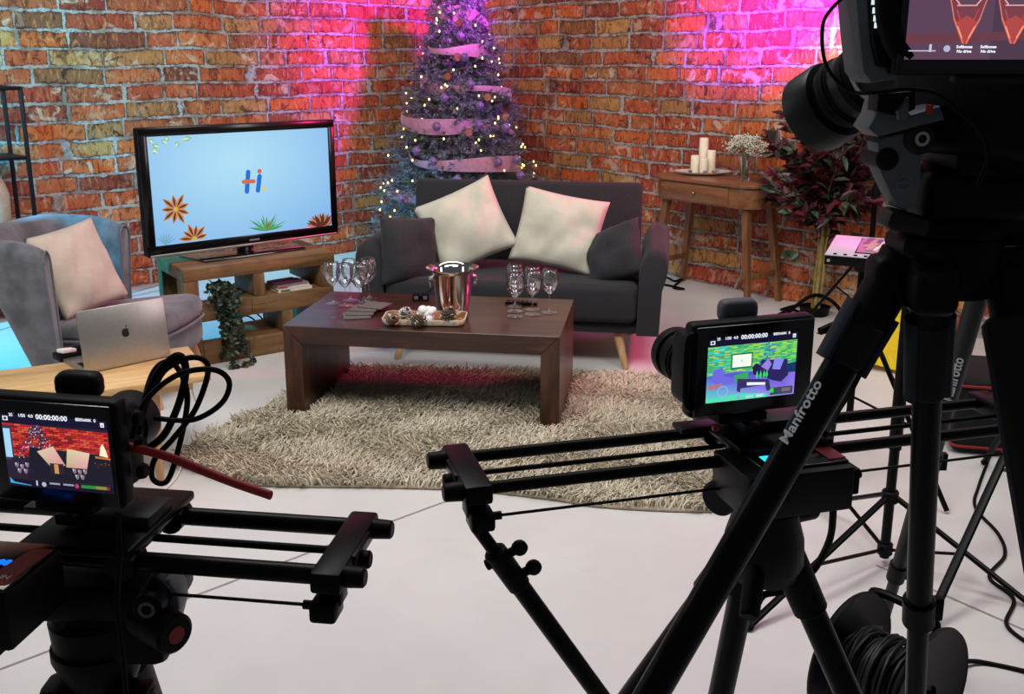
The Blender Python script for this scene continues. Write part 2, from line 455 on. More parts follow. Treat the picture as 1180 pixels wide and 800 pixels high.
M['orange_rind'] = pm('dried_orange_rind', '#5e2418', .6, var=.1)
M['orange_flesh'] = pm('dried_orange_flesh', '#8a4f30', .5, var=.2, scale=80)
M['twig'] = pm('brown_twig', '#4b3a2e', .8, var=.2)
M['trunk'] = pm('pale_green_trunk', '#93834a', .7, var=.25, scale=25, bump=.3, bscale=60)
M['stem_green'] = pm('green_stem', '#5e6a3e', .6, var=.15)
M['gyps'] = pm('tiny_white_flowers', '#d7ddc8', .7, var=.1)
M['paper'] = pm('book_pages', '#ddd6c4', .8, var=.06, scale=200)
M['pod'] = pm('terracotta_tray_inside', '#7c4c2a', .35, var=.25, scale=14, coat=.5)
M['cotton'] = pm('white_cotton', '#e4e2e0', .9, var=.05, bump=.5, bscale=60, bdist=.006)
M['straw'] = pm('orange_straw', '#c08a3a', .6, var=.2)
M['bag'] = pm('black_nylon', '#070708', .85, var=.15, bump=.2, bscale=300)
def glass(name):
    t = NT(name)
    fr = t.new('ShaderNodeLayerWeight'); fr.inputs['Blend'].default_value = .34
    tr = t.new('ShaderNodeBsdfTransparent'); tr.inputs[0].default_value = (.98, .985, .99, 1)
    gl = t.new('ShaderNodeBsdfGlossy'); gl.inputs['Roughness'].default_value = .035; gl.inputs[0].default_value = (1, 1, 1, 1)
    mx = t.new('ShaderNodeMixShader'); t.link(t.math('MULTIPLY_ADD', fr.outputs['Fresnel'], .7, .03), mx.inputs[0])
    t.link(tr.outputs[0], mx.inputs[1]); t.link(gl.outputs[0], mx.inputs[2])
    t.link(mx.outputs[0], t.n['Material Output'].inputs['Surface'])
    return t.m
M['glass'] = glass('clear_glass')
def dark_glass():
    t = NT('smoked_glass'); b = t.b
    b.inputs['Base Color'].default_value = rgba('#120f10'); b.inputs['Roughness'].default_value = .05
    b.inputs['Coat Weight'].default_value = 1
    b.inputs['Specular IOR Level'].default_value = .9
    return t.m
M['smoked'] = dark_glass()

# ------------------------------------------------------------------ the setting
mb = MB(); mb.box((0, 5, -.05), (14, 16, .1)); fl = mb.build('floor', M['floor']); tag(fl, kind='structure')
CORN = V((-.36, 9.25, 0))
def backdrop(name, ang, length, sgn):
    mb = MB(); n = 120; nz = 24; Ht = 3.4; rows = []
    for side in (0, 1):
        rr = []
        for j in range(nz + 1):
            z = Ht * j / nz; row = []
            for i in range(n + 1):
                x = sgn * length * i / n
                w = .012 * math.sin(x * 4.1) * math.sin(z * 1.3 + x) + .008 * math.sin(x * 9 + 2 * z)
                curl = -.10 * max(0, 1 - z / .16) ** 2 * (.5 + .5 * math.sin(x * 2.2 + 1)) if sgn > 0 else 0
                row.append(mb.bm.verts.new((x, w * (1 - math.exp(-abs(x) * 4)) + curl + side * .03, z + .002)))
            rr.append(row)
        rows.append(rr)
    for side in (0, 1):
        for j in range(nz):
            for i in range(n):
                a = rows[side]; f = mb.bm.faces.new((a[j][i], a[j][i + 1], a[j + 1][i + 1], a[j + 1][i]))
    for (j0) in (0, nz):
        for i in range(n): mb.bm.faces.new((rows[0][j0][i], rows[0][j0][i + 1], rows[1][j0][i + 1], rows[1][j0][i]))
    for i0 in (0, n):
        for j in range(nz): mb.bm.faces.new((rows[0][j][i0], rows[0][j + 1][i0], rows[1][j + 1][i0], rows[1][j][i0]))
    o = mb.build(name, M['brick'], loc=CORN, rot=(0, 0, ang), smooth=60)
    return tag(o, kind='structure')
ANG_L = math.atan2(.70, .71); ANG_R = math.atan2(-.758, .651)
backdrop('wall_left', ANG_L, 6.0, -1)
backdrop('wall_right', ANG_R, 6.5, 1)
def seam(name, pts, w=.006):
    mb = MB()
    for a, b in zip(pts, pts[1:]):
        a, b = V(a), V(b); d = (b - a).normalized(); nn = V((-d.y, d.x, 0)) * w
        mb.quad(a - nn + V((0, 0, .0015)), b - nn + V((0, 0, .0015)), b + nn + V((0, 0, .0015)), a + nn + V((0, 0, .0015)))
    return tag(mb.build(name, M['seam']), kind='structure')
seam('floor_seam', [on(-80, 802), on(460, 598), on(560, 561)], .004)
seam('floor_seam', [on(1010, 652), on(1200, 735)], .004)
seam('floor_seam', [on(-40, 392), on(193, 326)], .01)

# ------------------------------------------------------------------ sofa
SOFA_RZ = math.atan2(-.187, 1.227)
sofa = thing('sofa', 'charcoal grey fabric two-seater sofa with rounded arms and wooden legs', 'sofa', (-.02, 5.07, 0), SOFA_RZ)
mb = MB(); mb.box((0, .40, .225), (1.36, .70, .07), bev=.012); mb.build('base_frame', M['sofa'], sofa)
mb = MB(); mb.box((0, .315, .355), (1.345, .63, .205), bev=.045, seg=4); mb.build('seat_cushion', M['sofa'], sofa)
mb = MB(); Mb = TR((0, .70, .40), (math.radians(-9), 0, 0))
mb.box((0, 0, .235), (1.33, .14, .53), bev=.03, seg=3, M=Mb); mb.build('backrest', M['sofa'], sofa)
for s in (-1, 1):
    prof = [(.668, .19), (.785, .19), (.795, .45), (.818, .54), (.824, .59), (.808, .632), (.77, .650), (.73, .642), (.70, .61), (.676, .55)]
    mb = MB(); rings = []
    for y, dz, k in ((.0, -.03, .95), (.015, -.012, .99), (.05, 0, 1), (.3, .0, 1), (.6, .012, 1), (.78, .02, 1), (.80, .015, .97)):
        rings.append([V((s * (.75 + (x - .75) * k), y, .19 + (z - .19) * (1 + dz / .47) if k == 1 else .19 + (z - .19) * (1 + dz / .47) * k + .19 * (1 - k))) for x, z in prof])
    mb.rings(rings); a = mb.build('armrest', M['sofa'], sofa, smooth=50)
for x, y in ((-.615, .05), (.615, .05), (-.615, .72), (.615, .72)):
    mb = MB(); sx = 1 if x > 0 else -1; sy = -1 if y < .3 else 1
    mb.cyl((x - sx * .05, y - sy * .04 + .02, .195), (x + sx * .005, y + sy * .01, 0), .027, .016, 16); mb.build('leg', M['beech'], sofa)

def cushion(name, label, cat, m, loc, rot, w, h, th, group=None, seed=0, pull=.06, seam_m=None):
    mb = MB(); mb.pillow(w, h, th, Matrix.Identity(4), 22, pull, 0, seed)
    o = mb.build(name, m, None, loc, rot, smooth=180); return tag(o, label, cat, group)
# local pillow plane xy -> stand it up: rotate about x by 90deg-lean, spin in plane first
def stand_rot(spin, lean, yaw):
    return (Matrix.Rotation(yaw, 3, 'Z') @ Matrix.Rotation(PI / 2 - lean, 3, 'X') @ Matrix.Rotation(spin, 3, 'Z')).to_euler()
R = math.radians
cushion('cream_cushion', 'cream square cushion tilted onto one corner, left of the two on the sofa back', 'cushion', M['cream'], at(537, 261, 5.42), stand_rot(R(25), R(20), SOFA_RZ + R(6)), .455, .43, .16, seed=3)
cushion('cream_cushion', 'cream square cushion standing nearly upright, nearer the right arm of the sofa', 'cushion', M['cream'], at(644, 266, 5.36), stand_rot(R(-10), R(20), SOFA_RZ - R(3)), .475, .42, .15, seed=8)
cushion('dark_cushion', 'dark grey cushion leaning on the left arm of the sofa', 'cushion', M['sofa_cushion'], at(471, 289, 5.27), stand_rot(R(-6), R(12), SOFA_RZ + R(42)), .33, .37, .18, seed=5)
cushion('dark_cushion', 'dark grey cushion slumped against the right arm of the sofa', 'cushion', M['sofa_cushion'], at(708, 293, 5.20), stand_rot(R(26), R(24), SOFA_RZ - R(34)), .34, .32, .17, seed=6)

# ------------------------------------------------------------------ coffee table
TAB_RZ = math.atan2(-.18, 1.22)
TH, TW, TD, TT = .425, 1.235, .68, .083
Z0 = .016
tab = thing('coffee_table', 'low dark walnut coffee table with slab ends on the shaggy rug', 'table', (-.357, 4.515, Z0), TAB_RZ)
h = TW / 2
def xz(d0):   # prism lying along y: poly (x,z) -> world x, depth y
    return Matrix(((1, 0, 0, 0), (0, 0, 1, d0), (0, 1, 0, 0), (0, 0, 0, 1)))
mb = MB(); mb.prism([(-h + TT, TH - TT), (h - TT, TH - TT), (h, TH), (-h, TH)], TD, xz(-TD / 2), bev=.0025, seg=1); mb.build('tabletop', M['dark_wood'], tab)
for s in (-1, 1):
    mb = MB(); mb.prism([(s * h, 0), (s * h, TH - .0008), (s * (h - TT), TH - TT - .0008), (s * (h - TT), 0)], TD, xz(-TD / 2), bev=.0025, seg=1); mb.build('leg', M['dark_wood_leg'], tab)
def ontab(px, py): return on(px, py, TH + Z0)

# ------------------------------------------------------------------ rug
RUG = [(-1.36, 3.86), (-1.24, 3.66), (-.97, 3.54), (-.5, 3.52), (-.15, 3.49), (.16, 3.41), (.32, 3.35), (.68, 3.31), (.88, 3.36), (.96, 3.55), (1.0, 4.2), (.99, 4.62), (.9, 4.78), (.6, 4.85), (0, 4.91), (-.6, 4.96), (-.86, 4.97), (-.98, 4.8), (-1.15, 4.35)]
rug = thing('shaggy_rug', 'cream shaggy long-pile rug lying under the dark coffee table', 'rug')
RP = [(p.x, p.y) for p in spline([(x, y, 0) for x, y in RUG], 4, True)]
mb = MB(); mb.prism(RP, .012, TR((0, 0, .001)), bev=.004, seg=1); mb.build('backing', pm('rug_backing', '#9c8f7c', .95, var=.2, scale=60), rug)
def rug_pile():
    rng = np.random.default_rng(4); N = 46000
    poly = np.array(RP); lo, hi = poly.min(0), poly.max(0)
    p = rng.uniform(lo - .01, hi + .01, (N, 2))
    ins = np.zeros(N, bool); j = len(poly) - 1
    for i in range(len(poly)):
        xi, yi = poly[i]; xj, yj = poly[j]
        c = ((yi > p[:, 1]) != (yj > p[:, 1])) & (p[:, 0] < (xj - xi) * (p[:, 1] - yi) / (yj - yi + 1e-12) + xi)
        ins ^= c; j = i
    ca, sa = math.cos(-TAB_RZ), math.sin(-TAB_RZ)
    q = p - np.array([-.357, 4.515]); lx = q[:, 0] * ca - q[:, 1] * sa; ly = q[:, 0] * sa + q[:, 1] * ca
    leg = (np.abs(np.abs(lx) - (TW / 2 - TT / 2)) < TT / 2 + .012) & (np.abs(ly) < TD / 2 + .012)
    p = p[ins & ~leg]; n = len(p)
    L = rng.uniform(.036, .062, n); r = rng.uniform(.0028, .0044, n)
    cl = np.sin(p[:, 0] * 9 + 3 * np.sin(p[:, 1] * 7)) * 1.2 + np.sin(p[:, 1] * 13 + p[:, 0] * 5)
    az = cl * 1.1 + rng.normal(0, .9, n) - .6
    tl = rng.uniform(.5, 1.15, n)
    d0 = np.stack([np.cos(az) * np.sin(tl * .5), np.sin(az) * np.sin(tl * .5), np.cos(tl * .5)], 1)
    az2 = az + rng.normal(0, .5, n); t2 = tl + rng.uniform(.1, .5, n)
    d1 = np.stack([np.cos(az2) * np.sin(t2), np.sin(az2) * np.sin(t2), np.cos(t2)], 1)
    b0 = np.concatenate([p, np.full((n, 1), .010)], 1)
    b1 = b0 + d0 * (L * .55)[:, None]; b2 = b1 + d1 * (L * .5)[:, None]
    side = np.cross(d0, [0, 0, 1.0]); side /= np.linalg.norm(side, axis=1)[:, None] + 1e-9; up = np.cross(side, d0)
    vs = []; ang = [0, 2.094, 4.189]
    for b, k in ((b0, 1.0), (b1, 1.05), (b2, .55)):
        for a in ang: vs.append(b + (side * math.cos(a) + up * math.sin(a)) * (r * k)[:, None])
    Vv = np.stack(vs, 1).reshape(-1, 3)
    f = []
    for s in (0, 3):
        for a in range(3):
            b = (a + 1) % 3; f.append([s + a, s + b, s + 3 + b, s + 3 + a])
    f.append([6, 7, 8, 8])
    quads = np.array(f[:-1]); F = (np.arange(n)[:, None, None] * 9 + quads[None]).reshape(-1, 4)
    base = np.array(lin('#dcd4c0')); t = rng.uniform(.72, 1.12, n)[:, None]; warm = rng.uniform(0, 1, n)[:, None]
    c = base * t * (1 - warm * np.array([.0, .05, .14])); c = np.repeat(np.clip(c, 0, 1), 9, 0)
    o = np_mesh('pile', Vv, F, M['pile'], rug, c, True); tag(o, kind='stuff')
rug_pile()

# ------------------------------------------------------------------ wine glasses, bucket, tray, coasters
def make_glass(h=.205, R=.042):
    root = thing('wine_glass', 'x', 'glass')
    k = h / .205
    bowl = [(.0045, .088), (.012, .092), (.026, .108), (.0375, .128), (R, .148), (R - .001, .166), (.036, .19), (.0325, .205)]
    inn = [(r - .0013, z + .0006) for r, z in reversed(bowl[1:])] + [(.0002, .0935)]
    mb = MB(); mb.lathe([(.0001, .0875)] + bowl + inn, 28, TR(s=(1, 1, k)), True, True); mb.build('bowl', M['glass'], root, smooth=60)
    mb = MB(); mb.lathe([(.0062, .004), (.0036, .014), (.0032, .05), (.0036, .08), (.0050, .0885)], 14, TR(s=(1, 1, k)))
    mb.build('stem', M['glass'], root)
    mb = MB(); mb.lathe([(.0345, 0), (.0355, .0012), (.034, .0022), (.012, .0042), (.004, .0075)], 28); mb.build('foot', M['glass'], root, smooth=50)
    return root
g0 = make_glass()
left = [((384, 350), 'leftmost wine glass of the left cluster, beside the bookshelf end of the coffee table'),
        ((404, 346.5), 'wine glass at the rear centre of the left cluster on the coffee table'),
        ((398.5, 352.5), 'wine glass at the front centre of the left cluster on the coffee table'),
        ((414.5, 353.5), 'front wine glass of the left cluster, closest to the slate coasters'),
        ((421, 349), 'right-hand wine glass in the middle row of the left cluster'),
        ((425.5, 345), 'rear right wine glass of the left cluster, against the sofa arm')]
right = [((593, 353.5), 'rear wine glass of the left column of three, right cluster by the steel bucket'),
         ((593.3, 359), 'middle wine glass of the left column of three, right cluster by the steel bucket'),
         ((593.6, 365), 'front wine glass of the left column of three, right cluster by the steel bucket'),
         ((613.3, 356.8), 'rear wine glass of the middle pair in the right cluster on the coffee table'),
         ((613.8, 362.5), 'front wine glass of the middle pair in the right cluster on the coffee table'),
         ((633, 360.5), 'single wine glass standing furthest right on the coffee table')]
first = True
for grp, L in (('wine glasses at the left end of the coffee table', left), ('wine glasses at the right end of the coffee table', right)):
    for (px, py), lab in L:
        g = g0 if first else copy_tree(g0); first = False
        g.location = ontab(px, py) + V((0, 0, .0015)); g['label'] = lab; g['group'] = grp

bk = thing('ice_bucket', 'polished steel ice bucket with side handles in the middle of the coffee table', 'bucket', ontab(522, 361), .2)
mb = MB()
o_ = [(.068, 0), (.072, .004), (.083, .08), (.098, .196), (.104, .203), (.121, .215), (.1225, .219), (.119, .2205), (.101, .2095)]
i_ = [(.0945, .2), (.079, .08), (.068, .008), (.0005, .007)]
mb.lathe([(.0005, .001)] + o_ + i_, 56, None, True, True); mb.build('body', M['chrome'], bk, smooth=35)
for s in (-1, 1):
    mb = MB(); mb.ball((s * .099, 0, .172), (.011, .011, .011)); mb.ball((s * .093, 0, .172), (.008, .014, .014))
    mb.tube([(s * (.106 + .004 * math.sin(a)), .021 * math.cos(a), .150 + .024 * math.sin(a)) for a in [2 * PI * i / 20 for i in range(20)]], .0034, 8, closed=True)
    mb.build('handle', M['chrome'], bk)

TRAYP = ontab(490, 371)
tray = thing('shallow_tray', 'oblong cream tray with brown glazed inside holding pine cones', 'tray', TRAYP, TAB_RZ + R(6))
def rr(w, d, r, n=6):
    pts = []
    for cx, cy, a0 in ((w / 2 - r, d / 2 - r, 0), (-w / 2 + r, d / 2 - r, PI / 2), (-w / 2 + r, -d / 2 + r, PI), (w / 2 - r, -d / 2 + r, 3 * PI / 2)):
        for i in range(n + 1): a = a0 + PI / 2 * i / n; pts.append((cx + r * math.cos(a), cy + r * math.sin(a)))
    return pts
mb = MB()
def ring(w, d, r, z): return [V((x, y, z)) for x, y in rr(w, d, r)]
mb.rings([ring(.33, .135, .03, 0), ring(.355, .158, .03, .004), ring(.37, .17, .03, .018), ring(.372, .172, .03, .030), ring(.362, .162, .028, .030)], cap1=False)
mb.build('rim', M['ceramic'], tray, smooth=40)
mb = MB(); mb.rings([ring(.362, .162, .028, .0299), ring(.30, .12, .03, .009), ring(.2, .06, .02, .0075)], cap0=False); mb.build('glaze', M['pod'], tray, smooth=40)
def pine_cone(label, loc, r, tilt, seed, frost, group='pine cones in the tray'):
    root = thing('pine_cone', label, 'pine cone', loc, 0, group, rot=tilt)
    rng = random.Random(seed); vs, fs, cs = [], [], []
    n = 80; ga = 2.39996
    for i in range(n):
        t = (i + .5) / n; z = r * (-.75 + 1.7 * t); rad = r * math.sin(PI * min(.97, .12 + .86 * t) ** .8) * .62
        a = i * ga; o = V((math.cos(a), math.sin(a), 0)); tn = V((-o.y, o.x, 0)); up = V((0, 0, 1))
        c = V((0, 0, z)); ln = rad + r * .34; wd = r * .24
        tip = c + o * ln + up * r * .22; b = len(vs)
        for p in (c + o * rad * .4, c + o * ln * .8 + tn * wd + up * r * .06, tip, c + o * ln * .8 - tn * wd + up * r * .06, c + o * ln * .8 - up * r * .07):
            vs.append(p)
        br = lin('#2a1f18'); tp = lin('#6e5946') if rng.random() > frost else lin('#d8d4d0')
        cs += [br, tp, tp, tp, br]
        fs += [[b, b + 1, b + 2], [b, b + 2, b + 3], [b, b + 4, b + 1], [b, b + 3, b + 4], [b + 4, b + 2, b + 1], [b + 4, b + 3, b + 2]]
    np_mesh('scales', np.array([tuple(v) for v in vs]), np.array(fs), M['cone'], root, np.array(cs))
    mb = MB(); mb.ball((0, 0, r * .1), (r * .26, r * .26, r * .7), u=14, v=10); mb.build('core', M['twig'], root)
    return root
up = lambda p, dz: p + V((0, 0, dz))
def tr(px, py, dz): return on(px, py + 0, TH + Z0 + dz)
pine_cone('brown pine cone at the left end of the oblong tray', tr(452, 368, .035), .032, (1.2, .2, .3), 1, .1)
pine_cone('white-frosted pine cone second from the left in the oblong tray', tr(467, 362, .042), .034, (.7, -.3, 1), 2, .85)
pine_cone('dark pine cone lying in front of the white cotton in the oblong tray', tr(481, 369.5, .034), .036, (1.3, .1, 1.4), 3, .2)
pine_cone('large pine cone at the right end of the oblong tray', tr(516, 364, .044), .042, (.5, .4, .2), 4, .15)
mb = MB()
rng = random.Random(5)
for i in range(9): mb.ball((rng.uniform(-.03, .03), rng.uniform(-.015, .015), rng.uniform(-.01, .028)), rng.uniform(.016, .023), u=14, v=10)
tag(mb.build('cotton_boll', M['cotton'], None, tr(492, 364, .042), smooth=180), 'fluffy white cotton boll among the pine cones in the oblong tray', 'decoration')
for pts, lab in (([(498, 372), (503, 365), (511, 371), (507, 374)], 'loop of orange straw between the cotton boll and the large pine cone'),
                 ([(466, 373), (472, 367), (462, 370), (456, 374)], 'orange straw strand under the left pine cones in the tray'),
                 ([(522, 372), (530, 367), (533, 371), (527, 374)], 'curl of orange straw at the right end of the oblong tray')):
    mb = MB(); mb.tube([tr(x, y, .022 + .012 * (i % 2)) for i, (x, y) in enumerate(pts)], .0022, 6, 6)
    tag(mb.build('straw_curl', M['straw']), lab, 'decoration', 'orange straw in the tray')
for i, (px, py, a, w, lab) in enumerate(((411, 364.5, .35, .12, 'bottom slate coaster of the fanned stack by the left glasses'), (416, 361.8, .15, .12, 'second slate coaster up in the fanned stack by the left glasses'),
                                 (421, 359, .0, .12, 'third slate coaster up in the fanned stack by the left glasses'), (432, 357, -.22, .12, 'top slate coaster of the fanned stack, nearest the steel bucket'))):
    mb = MB(); mb.box((0, 0, .003), (.125, .115, .0058), bev=.001, seg=1)
    tag(mb.build('slate_coaster', M['slate'], None, on(px, py, TH + Z0) + V((0, 0, .0062 * i)), (0, 0, TAB_RZ + a)), lab, 'coaster', 'slate coasters')
cl = thing('charging_block', 'small black twin gadget lying behind the oblong tray, left of the bucket', 'gadget', ontab(485, 346), TAB_RZ + .2)
mb = MB(); mb.box((-.022, 0, .016), (.036, .04, .031), bev=.004); mb.box((.022, 0, .016), (.036, .04, .031), bev=.004); mb.box((0, .006, .012), (.02, .02, .015)); mb.build('body', M['black'], cl)
for x in (-.022, .022):
    mb = MB(); mb.box((x, -.021, .016), (.02, .003, .018), bev=.001); mb.build('face_plate', M['slate_grey'], cl)
mb = MB(); mb.tube([(.03, .01, .028), (.05, .02, .048), (.06, .03, .05)], .003, 8, 4); mb.build('lead', M['black'], cl)
ph = thing('remote_control', 'flat black remote behind the right cluster of wine glasses', 'remote', ontab(601, 350.5), TAB_RZ - .05)
mb = MB(); mb.box((0, 0, .007), (.155, .045, .013), bev=.004); mb.build('body', M['gloss_black'], ph)
mb = MB()
for i in range(6):
    for j in range(2): mb.box((-.06 + .022 * i, -.009 + .018 * j, .0142), (.012, .009, .002), bev=.0005, seg=1)
mb.build('buttons', M['dark_grey'], ph)
# ------------------------------------------------------------------ television unit
TVS_RZ = R(35.3); SH = .532; TX, TY = -1.70, 5.035
tvs = thing('tv_stand', 'chunky reclaimed oak stand with open tiers under the television', 'tv stand', (TX, TY, 0), TVS_RZ)
D = .46; Lw = .856
def slab(name, x0, x1, z0, z1, m, bev=.006, y0=0, y1=D):
    mb = MB(); mb.box(((x0 + x1) / 2, (y0 + y1) / 2, (z0 + z1) / 2), (x1 - x0, y1 - y0, z1 - z0), bev=bev); return mb.build(name, m, tvs)
slab('top', 0, Lw, .462, .532, M['oak']); slab('shelf', .36, .845, .237, .336, M['oak'], y1=.30); slab('front_beam', .08, .36, .237, .336, M['oak'], y1=.095)
slab('bottom_board', .33, .66, .0, .115, M['oak'], y1=.34); slab('front_beam', .08, .33, .0, .115, M['oak'], y1=.095)
slab('upright', .0, .08, 0, .462, M['oak_up'], y1=.12); slab('upright', .375, .44, .336, .462, M['oak_up'], y1=.30)
slab('upright', .77, .845, .336, .462, M['oak_up']); slab('upright', .528, .592, .115, .237, M['oak_up'], y1=.30); slab('upright', .77, .845, .0, .237, M['oak_up'], y0=.10)
slab('upright', .0, .08, 0, .462, M['oak_up'], y0=.38, y1=.46)
TVM = tvs.matrix_basis.copy()
def onst(x, y, z): return Matrix.Translation((TX, TY, 0)) @ Matrix.Rotation(TVS_RZ, 4, 'Z') @ V((x, y, z))
# books on the shelf
for i, (w, d, hh, cover, rot, xo, lab) in enumerate((
        (.20, .15, .016, '#ddd6c8', .03, 0, 'bottom book of the shelf stack, white spine with a blue mark'),
        (.19, .14, .012, '#d9cfc4', -.06, -.005, 'second book up in the shelf stack, white spine with an orange corner'),
        (.19, .14, .010, '#8d7f78', .05, -.012, 'third book up in the shelf stack, grey patterned cover'),
        (.16, .12, .008, '#5a2a4c', .12, -.03, 'top book of the shelf stack, plum coloured cover'))):
    z = .3365 + sum((.016, .012, .010, .008)[:i]) + .0006 * i
    b = thing('book', lab, 'book', onst(.615 + xo, .085, z), TVS_RZ + rot, 'books on the television stand shelf')
    cm = pm('book_cover_%d' % i, cover, .5, var=.1)
    mb = MB(); t = .0016
    mb.box((0, 0, t / 2), (w, d, t)); mb.box((0, 0, hh - t / 2), (w, d, t)); mb.box((0, -d / 2 + t / 2, hh / 2), (w, t, hh))
    mb.build('cover', cm, b, smooth=0)
    mb = MB(); mb.box((0, .002, hh / 2), (w - .008, d - .008, hh - 2 * t)); mb.build('pages', M['paper'], b, smooth=0)
    if i < 2:
        mb = MB(); mb.box((-w * .3, -d / 2 - .0003, hh / 2), (w * .28, .001, hh * .55)); mb.build('spine_mark', pm('spine_mark_%d' % i, ('#39456e', '#c4512c')[i], .5, var=0), b, smooth=0)
# cables and bottle behind
for k, pts in enumerate(([(.40, .50, .02), (.50, .52, .10), (.56, .48, .05), (.50, .55, .01), (.36, .5, .012)], [(.52, .5, .16), (.58, .46, .09), (.62, .5, .04), (.72, .55, .01)])):
    mb = MB(); mb.tube([onst(*p) for p in pts], .005, 8, 8)
    tag(mb.build('power_cable', M['rubber']), ('black cable looping on the floor behind the oak stand', 'black cable drooping behind the right upright of the oak stand')[k], 'cable', 'cables behind the television stand')
bt = thing('plug_adapter', 'dark plug adapter with a white end behind the right side of the oak stand', 'adapter', onst(.78, .47, .0), TVS_RZ, rot=None)
mb = MB(); mb.box((0, 0, .07), (.055, .05, .14), bev=.012); mb.build('body', pm('dark_teal_plastic', '#12343d', .35, var=0), bt)
mb = MB(); mb.cyl((0, 0, .139), (0, 0, .175), .02, .017, 16, .003); mb.build('cap', M['white_pl'], bt)

# ------------------------------------------------------------------ television
TVL, TVR = V((-1.895, 5.1, 0)), V((-1.035, 5.84, 0)); d_ = TVR - TVL; TV_RZ = math.atan2(d_.y, d_.x); TVW = d_.length
TVB, TVT = .580, 1.247; TVH = TVT - TVB
tvc = (TVL + TVR) / 2
tv = thing('television', 'large black flat-screen television showing a pale blue slide with a logo', 'television', (tvc.x, tvc.y, SH), TV_RZ)
zb = TVB - SH; zc = zb + TVH / 2
mb = MB(); mb.box((0, .03, zc), (TVW, .06, TVH), bev=.008, seg=3); mb.build('casing', M['black'], tv)
fw = .045; mb = MB()
for (cx, cz, sx, sz) in ((0, TVH / 2 - .023, TVW, .046), (0, -TVH / 2 + .03, TVW, .06), (-TVW / 2 + fw / 2, 0, fw, TVH), (TVW / 2 - fw / 2, 0, fw, TVH)):
    mb.box((cx, -.004, zc + cz), (sx, .018, sz), bev=.004)
mb.build('bezel', M['gloss_black'], tv)
mb = MB(); mb.box((0, -.006, zb + .006), (TVW * .985, .022, .012), bev=.003); mb.build('lower_trim', M['silver'], tv)
mb = MB(); mb.box((0.03, -.0145, zb + .03), (.06, .001, .009)); mb.build('maker_mark', M['grey_text'], tv)
sw, sh = TVW - 2 * fw + .004, TVH - .046 - .06 + .004
P = Pic(sw, sh, .0004)
# background in a soft gradient
NX, NY = 10, 7
def bgc(u, v):
    a = lin('#b4e6fb'); b = lin('#86bdf0'); k = min(1, math.hypot((u - .45) * 1.1, (v - .72) * .9) * 1.25)
    return tuple(x + (y - x) * k for x, y in zip(a, b))
for i in range(NX):
    for j in range(NY):
        u0, u1, v0, v1 = i / NX, (i + 1) / NX, j / NY, (j + 1) / NY
        b = len(P.v)
        for u, v in ((u0, v0), (u1, v0), (u1, v1), (u0, v1)): P.v.append((sw * (u - .5), 0, sh * (v - .5))); P.c.append(bgc(u, v))
        P.f.append((b, b + 1, b + 2, b + 3))
BL, OR, YE = '#0a70d8', '#e0694a', '#e3cf62'
P.capsule((.503, .43), (.517, .615), .0125, BL, 2); P.capsule((.566, .43), (.580, .565), .0125, BL, 2)
P.capsule((.488, .525), (.545, .522), .0105, OR, 3); P.disc(.5815, .615, .0125, OR, 2); P.rect(.590, .425, .613, .455, YE, 2)
def anise(u, v, r, n, rot=0, half=False, lay=2):
    for i in range(n):
        a = rot + 2 * PI * i / n
        if half and math.sin(a) < -.15: continue
        k = r * (1 if i % 2 else .85)
        P.leaf((u, v), (u + k * math.cos(a), v + k * math.sin(a) * sw / sh), .014, '#c98a52', lay)
        P.leaf((u + .12 * k * math.cos(a), v + .12 * k * math.sin(a) * sw / sh), (u + .92 * k * math.cos(a), v + .92 * k * math.sin(a) * sw / sh), .0055, '#5e2418', lay + 1)
    P.disc(u, v, .012, '#d8b05a', lay + 2)
anise(.115, .325, .088, 9, .3); anise(.2, .03, .085, 11, .2, True)
for i in range(13):
    a = .25 + 2.5 * i / 12; k = .10 + .03 * math.sin(i * 2.1)
    P.leaf((.60, .02), (.60 + k * math.cos(a) * 1.1, .02 + k * math.sin(a) * sw / sh * (1.1 if i == 8 else .8)), .005, '#5fb46a' if i % 2 else '#3f8f55', 2)
P.leaf((.6, .02), (.625, .13), .006, '#9a6a3c', 3)
for i in range(14):
    a = .55 + 2.3 * i / 13; u, v = .935, -.02
    P.leaf((u, v), (u + .105 * math.cos(a), v + .11 * math.sin(a) * sw / sh * .8), .012, ('#8a4a30', '#c7825a', '#5c2a20')[i % 3], 2 + (i % 3))
P.rect(.985, 0, 1, .01, '#86bdf0', 6)
for u, v, a, s in ((.03, .94, 2.0, .05), (.06, .90, 2.4, .05), (.10, .93, 2.2, .05), (.14, .90, 1.2, .05), (.17, .96, .2, .06), (.02, .86, 1.0, .05), (.05, .85, 2.2, .05), (.09, .965, .9, .03)):
    P.leaf((u, v), (u + s * math.cos(a), v + s * math.sin(a) * .9), .013, '#8dbf9f', 2); P.leaf((u, v), (u + .8 * s * math.cos(a), v + .8 * s * math.sin(a) * .9), .006, '#d7ecc8', 3)
for i in range(7):
    a = .5 + 1.9 * i / 6; P.leaf((.05, .0), (.05 + .06 * math.cos(a), .13 * math.sin(a)), .003, '#6ea6b4', 2)
P.build('screen', M['lit_tv'], tv, (0, -.012, zb + .06 + (TVH - .106) / 2))
mb = MB(); mb.box((0, .05, .055), (.085, .05, .13), bev=.006); mb.build('neck', M['gloss_black'], tv)
mb = MB(); mb.prism([(-.30, -.13), (.30, -.13), (.34, .12), (-.34, .12)], .010, TR((0, .03, .0006)), bev=.003); mb.build('base_plate', M['smoked'], tv)

